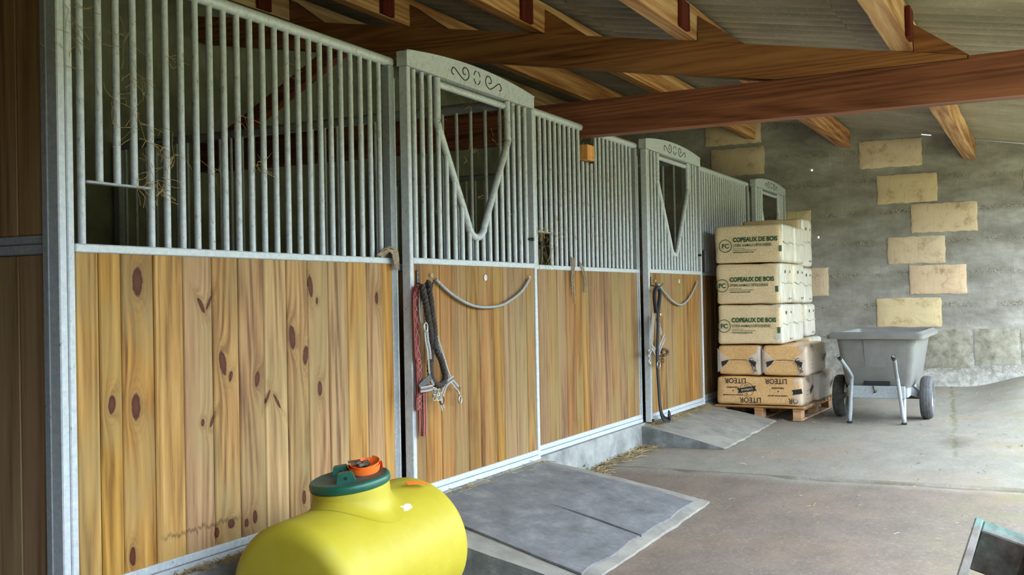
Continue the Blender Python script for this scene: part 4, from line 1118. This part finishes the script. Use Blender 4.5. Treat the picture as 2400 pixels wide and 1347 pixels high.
red = [(4.50,1.35),(4.478,1.316),(4.474,1.231),(4.477,1.138),(4.482,1.013),(4.494,.973),(4.495,.907),(4.495,.825),(4.487,.79),(4.487,.744)]
mb = MB(); mb.ribbon(smoothpath(XZ(red,-.095),4), .042, .012); obj('braid', mb, MT['maroon'], t, True, .7)
P = smoothpath(XZ(red,-.103),6); mb = MB()
for ph in (0,1):
    mb.tube([p_+Vector((.018*math.sin(i*.85+ph*pi),0,0)) for i,p_ in enumerate(P)], .0014, 5)
for s in (-1,1): mb.tube([p_+Vector((s*.021,0.004,0)) for p_ in P], .0014, 5)
obj('cream_cord', mb, MT['cream'], t)
mb = MB(); mb.ribbon(smoothpath(XZ([(4.525,.852),(4.524,.74),(4.524,.681),(4.519,.609)],-.105),4), .022, .008); mb.ribbon(smoothpath(XZ([(4.51,.80),(4.503,.74),(4.503,.68),(4.505,.612)],-.093),4), .022, .006); obj('hand_loop', mb, MT['maroon'], t, True, .7)
mb = MB()
for dx,y in ((-.012,-.110),(.012,-.110),(-.03,-.097)): mb.tube(smoothpath([(a+dx,y,b) for a,b in ((4.525,.852),(4.524,.74),(4.524,.681),(4.519,.609))],4), .002, 5)
obj('cream_cord', mb, MT['cream'], t)
ST = [(1,1),(.55,0),(.5,1),(1.2,0),(.5,1),(.55,0),(1,1)]
SM = [MT['navy'],MT['greyweb']]
t = thing('striped_halter', (4.62,-.12,.73), 'navy and grey striped webbing halter hanging open on the nearest door', 'halter', 'striped halters')
def strap(path, y, wd=.026, par=None, lanes=ST, name='strap', mats=SM): 
    mb = MB(); mb.ribbon(smoothpath(XZ(path,y),4), wd, .003, (0,-1,0), lanes); return obj(name, mb, mats, par)
strap([(4.53,1.35),(4.574,1.334),(4.592,1.245),(4.608,1.168)], -.118, .022, t)
strap([(4.625,1.132),(4.666,1.06),(4.708,.986),(4.762,.891),(4.806,.853),(4.853,.82)], -.112, .027, t)
strap([(4.796,.878),(4.734,.862),(4.696,.831),(4.666,.787)], -.122, .026, t)
strap([(4.508,1.171),(4.518,1.086),(4.534,1.037),(4.539,.99)], -.132, .036, t)
strap([(4.542,.987),(4.549,.92),(4.57,.879),(4.595,.86)], -.124, .014, t)
strap([(4.50,1.32),(4.49,1.25),(4.505,1.171)], -.112, .02, t)
strap([(4.558,.903),(4.50,.881),(4.444,.857)], -.128, .034, t, [(1,0)], 'strap', [MT['dkgrey']])
strap([(4.44,.848),(4.499,.848),(4.556,.85)], -.138, .027, t)
strap([(4.556,.84),(4.60,.826),(4.631,.783),(4.662,.729)], -.134, .026, t)
def ringw(cx, cz, r, y, wire=.003, n=16, sx=1.): return MB().tube([(cx+sx*r*math.cos(2*pi*k/n),y,cz+r*math.sin(2*pi*k/n)) for k in range(n)], wire, 6, closed=True)
obj('ring', ringw(4.495,1.152,.022,-.14,.0035,16,.8), MT['steel'], t, True); obj('ring', ringw(4.618,1.15,.016,-.122,.003), MT['bronze'], t, True)
mb = MB()
for (cx,cz,w_,h_) in ((4.574,.822,.022,.016),(4.56,.80,.016,.014),(4.60,.80,.02,.018)): 
    mb.tube([(cx-w_,-.145,cz-h_),(cx+w_,-.15,cz-h_),(cx+w_,-.15,cz+h_),(cx-w_,-.145,cz+h_)], .004, 6, closed=True); mb.tube([(cx,-.15,cz-h_),(cx+.006,-.155,cz+h_)], .003, 5)
obj('buckle', mb, MT['steel'], t, True, .8)
obj('ring', ringw(4.644,.776,.02,-.138,.0032,16), MT['bronze'], t, True)
mb = MB()
for z in (1.122,1.10,1.078,1.056): mb.tube([(4.515+.004*math.cos(a),-.1345,z+.004*math.sin(a)) for a in [2*pi*k/8 for k in range(8)]], .0012, 5, closed=True)
obj('eyelet', mb, MT['steel'], t)
def snap(par, x, z, y, s=1.):
    mb = MB(); mb.tube([(x-.016*s,y,z+.014*s),(x+.016*s,y,z+.014*s),(x+.012*s,y,z-.004*s),(x-.012*s,y,z-.004*s)], .0036*s, 6, closed=True)
    mb.tube([(x,y,z-.004*s),(x+.008*s,y,z-.032*s)], .0042*s, 7)
    mb.tube([(x+.014*s+.014*s*math.cos(a),y,z-.047*s+.018*s*math.sin(a)) for a in [2*pi*k/14 for k in range(14)]], .0045*s, 6, closed=True); return obj('snap_hook', mb, MT['steel'], par, True)
snap(t, 4.858, .808, -.112, 1.05)
# second door
t = thing('black_lead_rope', (8.0,-.12,.23), 'flat black lead rope hanging almost to the ramp on the middle door', 'lead rope')
lead = [(7.997,1.155),(7.997,1.078),(7.975,.915),(7.958,.745),(7.977,.589),(7.992,.452),(8.026,.345),(8.075,.305),(8.119,.295),(8.141,.305),(8.108,.335),(8.056,.36)]
loop = [(7.985,1.156),(7.949,1.233),(7.945,1.304),(7.98,1.34),(8.014,1.347),(8.052,1.34),(8.076,1.304),(8.052,1.232),(8.013,1.155)]
mb = MB(); mb.ribbon(smoothpath(XZ(lead,lambda s: -.135-.10*max(0,s-.5)),4), .042, .010); obj('webbing', mb, MT['leadblack'], t, True, .8)
mb = MB(); mb.tube(smoothpath(XZ(loop,-.128),4), .016, 8); obj('loop', mb, MT['leadblack'], t, True)
mb = MB(); mb.tube([(7.958+.035*math.cos(a),-.145,.745+.028*math.sin(a)) for a in [2*pi*k/14 for k in range(14)]], .004, 6, closed=True); obj('ring', mb, MT['steel'], t, True)
t = thing('striped_halter', (7.98,-.12,.74), 'striped webbing halter with brown noseband bunched on the middle door', 'halter', 'striped halters')
for pth,wd,y in (([(7.943,1.146),(7.905,1.054),(7.878,.892),(7.808,.842)],.04,-.118),([(8.016,1.122),(8.071,1.054),(8.125,.975)],.032,-.118),([(8.184,.961),(8.112,.908),(8.044,.851),(8.017,.742)],.045,-.124),([(7.862,.893),(7.909,.869),(7.96,.833)],.04,-.124),([(7.959,1.134),(7.936,1.026),(7.888,.919)],.034,-.112),([(8.00,1.33),(7.985,1.24),(7.975,1.146)],.03,-.110),([(8.03,1.1),(8.05,1.0),(8.045,.88)],.03,-.110)): strap(pth, y, wd, t)
mb = MB(); mb.tube(smoothpath(XZ([(8.075,.835),(8.143,.855),(8.211,.844),(8.231,.827),(8.192,.812),(8.12,.808)],-.13),4), .012, 7); obj('noseband', mb, MT['leather'], t, True)
mb = MB()
for (cx,cz) in ((8.04,.80),(8.02,.755),(8.07,.77)): mb.tube([(cx-.03,-.14,cz-.014),(cx+.03,-.14,cz-.014),(cx+.03,-.14,cz+.014),(cx-.03,-.14,cz+.014)], .005, 6, closed=True)
obj('buckle', mb, MT['bronze'], t, True, .8)
mb = MB(); mb.lathe([(0,0),(.022,0),(.02,.006),(0,.008)], 14, Matrix.Translation((8.056,-.135,1.135)) @ Matrix.Rotation(pi/2,4,'X'), cap=False); obj('ring_plate', mb, MT['steel'], t, True)
snap(t, 7.802, .836, -.12, 1.3)
# stall chains in braided hose
def hosechain(P, label):
    t = thing('door_chain', (P[0][0],-.09,P[0][1]), label, 'chain', 'hose-covered door chains')
    Q = smoothpath([(a,-.078-.012*math.sin(pi*i/(len(P)-1)),b) for i,(a,b) in enumerate(P)],6)
    mb = MB(); mb.tube(Q[2:-1], .0085, 9); obj('hose', mb, MT['hose'], t, True, .9)
    for q in (Q[0],Q[-1]):
        mb = MB(); mb.tube([(q[0]+.009*math.cos(a),-.076,q[2]+.010*math.sin(a)) for a in [2*pi*k/12 for k in range(12)]], .0032, 6, closed=True); obj('end_ring', mb, MT['steel'], t, True)
hosechain([(4.667,1.411),(4.806,1.335),(4.962,1.277),(5.100,1.247),(5.236,1.239),(5.370,1.244),(5.489,1.264),(5.687,1.328),(5.814,1.411)], 'grey hose-covered chain sagging across the nearest door')
hosechain([(8.123,1.404),(8.27,1.333),(8.436,1.262),(8.57,1.222),(8.68,1.206),(8.80,1.212),(8.958,1.253),(9.11,1.325),(9.246,1.404)], 'grey hose-covered chain sagging across the middle door')
# bits of twine
mb = MB(); rr = random.Random(4)
for k in range(16):
    a = rr.uniform(0,6.28); P = [(4.30+rr.uniform(-.03,.06),-.004,1.50+rr.uniform(0,.02)),(4.35+rr.uniform(-.03,.05),-.022,1.525+rr.uniform(0,.025)),(4.40+rr.uniform(-.02,.03),-.028,1.51+rr.uniform(-.01,.02)),(4.42+rr.uniform(-.02,.02),-.026,1.455+rr.uniform(-.02,.02))]
    mb.tube(smoothpath(P,4), .0035, 5)
o = obj('frayed_twine', mb, MT['twine'], None, True); tag(o, 'frayed clump of twine on the rail beside the nearest door', 'twine')
mb = MB()
for (x_,zb,zz) in ((6.615,1.30,1.56),(6.65,1.24,1.56),(6.63,1.36,1.55)): mb.tube(smoothpath([(x_+.01,.0,zz),(x_,-.012,1.50),(x_-.006,-.006,1.42),(x_+.004,-.006,zb)],4), .0045, 5)
for s in (0,.03): mb.tube(smoothpath([(6.78,.01,1.53),(6.76+s,-.012,1.50),(6.83+s,-.008,1.40),(6.82+s,-.008,1.32)],4), .0045, 5)
o = obj('tied_twine', mb, MT['twine'], None, True); tag(o, 'grey-brown twine tied to the rail of the middle stall front', 'twine')

# ================================================================== STRAW, HAY, A WEED
def stalks(name, label, cat, n, fn, mat, ln=(.04,.14), r=.0016, flat=True, seed=1):
    rr = random.Random(seed); mb = MB()
    for k in range(n):
        c = Vector(fn(rr)); a = rr.uniform(0,2*pi); L = rr.uniform(*ln)
        d = Vector((math.cos(a),math.sin(a),rr.uniform(-.05,.25) if flat else rr.uniform(-1,1))).normalized()
        m = c+d*L*.5+Vector((rr.uniform(-.01,.01),rr.uniform(-.01,.01),rr.uniform(0,.012)))
        mb.tube([c,m,c+d*L], r*rr.uniform(.7,1.4), 3)
    o = obj(name, mb, mat); tag(o, label, cat, kind='stuff'); return o
def rampz2(x_,y_): return .272+(zf(x_,-.68)+.012-.272)*min(1,max(0,(-.024-y_)/.656))
stalks('straw_litter', 'straw along the sill of the middle door on top of the bare ramp', 'straw', 300, lambda r_: (lambda x_,y_: (x_,y_,rampz2(x_,y_)+.012))(r_.uniform(7.9,9.5),-.06-abs(r_.gauss(0,.04))), MT['straw'], (.03,.10), .0012, seed=2)
stalks('straw_litter', 'scattered straw along the foot of the plinth between the ramps', 'straw', 260, lambda r_: (lambda x_,y_: (x_,y_,zf(x_,y_)+.006))(r_.uniform(6.5,7.86),-.05-abs(r_.gauss(0,.06))), MT['straw'], seed=3)
stalks('straw_litter', 'straw caught on the plinth ledge beneath the nearest stall front', 'straw', 260, lambda r_: (r_.uniform(2.6,4.4),-.012-r_.uniform(0,.03),.292+r_.uniform(0,.008)), MT['straw'], (.03,.11), seed=4)
stalks('straw_litter', 'few straw stalks on the rubber mat under the nearest door', 'straw', 40, lambda r_: (r_.uniform(4.5,5.9),-.10-abs(r_.gauss(0,.03)),.29), MT['straw'], (.03,.12), seed=5)
stalks('straw_litter', 'loose stalks and shavings scattered over the open floor', 'straw', 150, lambda r_: (lambda x_,y_: (x_,y_,zf(x_,y_)+.004))(r_.uniform(5.5,12.5),r_.uniform(-2.8,-.9)), MT['straw'], (.015,.06), .0013, seed=6)
stalks('straw_litter', 'straw under and beside the loaded pallet', 'straw', 160, lambda r_: (lambda x_,y_: (x_,y_,zf(x_,y_)+.006))(r_.uniform(9.5,11.0),r_.uniform(-1.05,-.1)), MT['straw'], (.02,.08), seed=7)
def haytuft(cx, cy, cz, n, sp, rr, mb):
    for k in range(n):
        P = [Vector((cx+rr.gauss(0,sp*.3),cy-rr.uniform(0,.012),cz+rr.gauss(0,sp*.4)))]
        d = Vector((rr.gauss(0,1),rr.gauss(-.15,.3),rr.gauss(-.35,.8))).normalized()
        for q in range(4): 
            d = (d+Vector((rr.gauss(0,.35),rr.gauss(0,.15),rr.gauss(-.12,.35)))).normalized(); P.append(P[-1]+d*sp*rr.uniform(.25,.55))
        mb.tube(P, .0009, 3)
rr = random.Random(12); mb = MB()
for (a,z,n_,s_) in ((2.69,1.99,7,.05),(2.79,2.09,10,.05),(2.80,1.93,8,.06),(2.87,1.87,7,.05),(2.95,1.83,10,.06),(2.88,1.76,7,.05),(2.80,1.72,7,.05),(2.87,1.72,10,.06),(2.74,2.22,8,.05),(2.49,2.28,8,.06),(2.47,2.12,5,.05),(2.50,2.18,6,.05),(3.17,1.78,4,.06),(3.45,1.86,8,.05),(3.33,2.05,5,.05),(2.95,2.20,5,.05),(3.62,2.3,4,.05)): haytuft(a,.008,z,n_,s_,rr,mb)
o = obj('hay_wisps', mb, MT['hay']); tag(o, 'wisps of hay caught on the bars of the nearest stall front', 'hay', kind='stuff')
mb = MB()
for (a,z,n_,s_) in ((6.14,1.70,16,.06),(6.22,1.72,14,.05),(6.33,1.71,10,.05),(6.35,1.64,10,.08),(6.16,1.62,14,.09)): haytuft(a,.008,z,n_,s_,rr,mb)
for k in range(70): haytuft(rr.uniform(6.1,7.9),.008,rr.uniform(1.6,2.47),3,.04,rr,mb)
o = obj('hay_wisps', mb, MT['hay']); tag(o, 'hay stuck in the feed hole and bars of the middle stall front', 'hay', kind='stuff')
mb = MB()
for k in range(26): haytuft(rr.uniform(4.55,5.88),-.062,rr.choice([rr.uniform(2.40,2.47),rr.uniform(1.6,2.4)]),3,.035,rr,mb)
o = obj('hay_wisps', mb, MT['hay']); tag(o, 'thin wisps of hay on the bars of the nearest door', 'hay', kind='stuff')
pw = thing('small_weed', (6.60,-.05,zf(6.6,-.05)), 'small green weed growing where the plinth meets the ramp', 'plant')
mb = MB(); base = Vector((6.60,-.055,zf(6.6,-.05)))
mb.tube([base,base+Vector((.01,-.01,.05))], .002, 4); obj('stem', mb, MT['leaf'], pw)
for k in range(9):
    a = k*2.4; c = base+Vector((.02*math.cos(a),-.012+.018*math.sin(a),.012+.006*k)); d = Vector((math.cos(a),math.sin(a)-.4,.5)).normalized(); s_ = d.cross(Vector((0,0,1))).normalized()
    mb = MB(); mb.add([c,c+d*.015+s_*.010,c+d*.034,c+d*.015-s_*.010,c+d*.016+Vector((0,0,.004))],[(0,1,4),(1,2,4),(2,3,4),(3,0,4)]); obj('leaf', mb, MT['leaf'], pw)
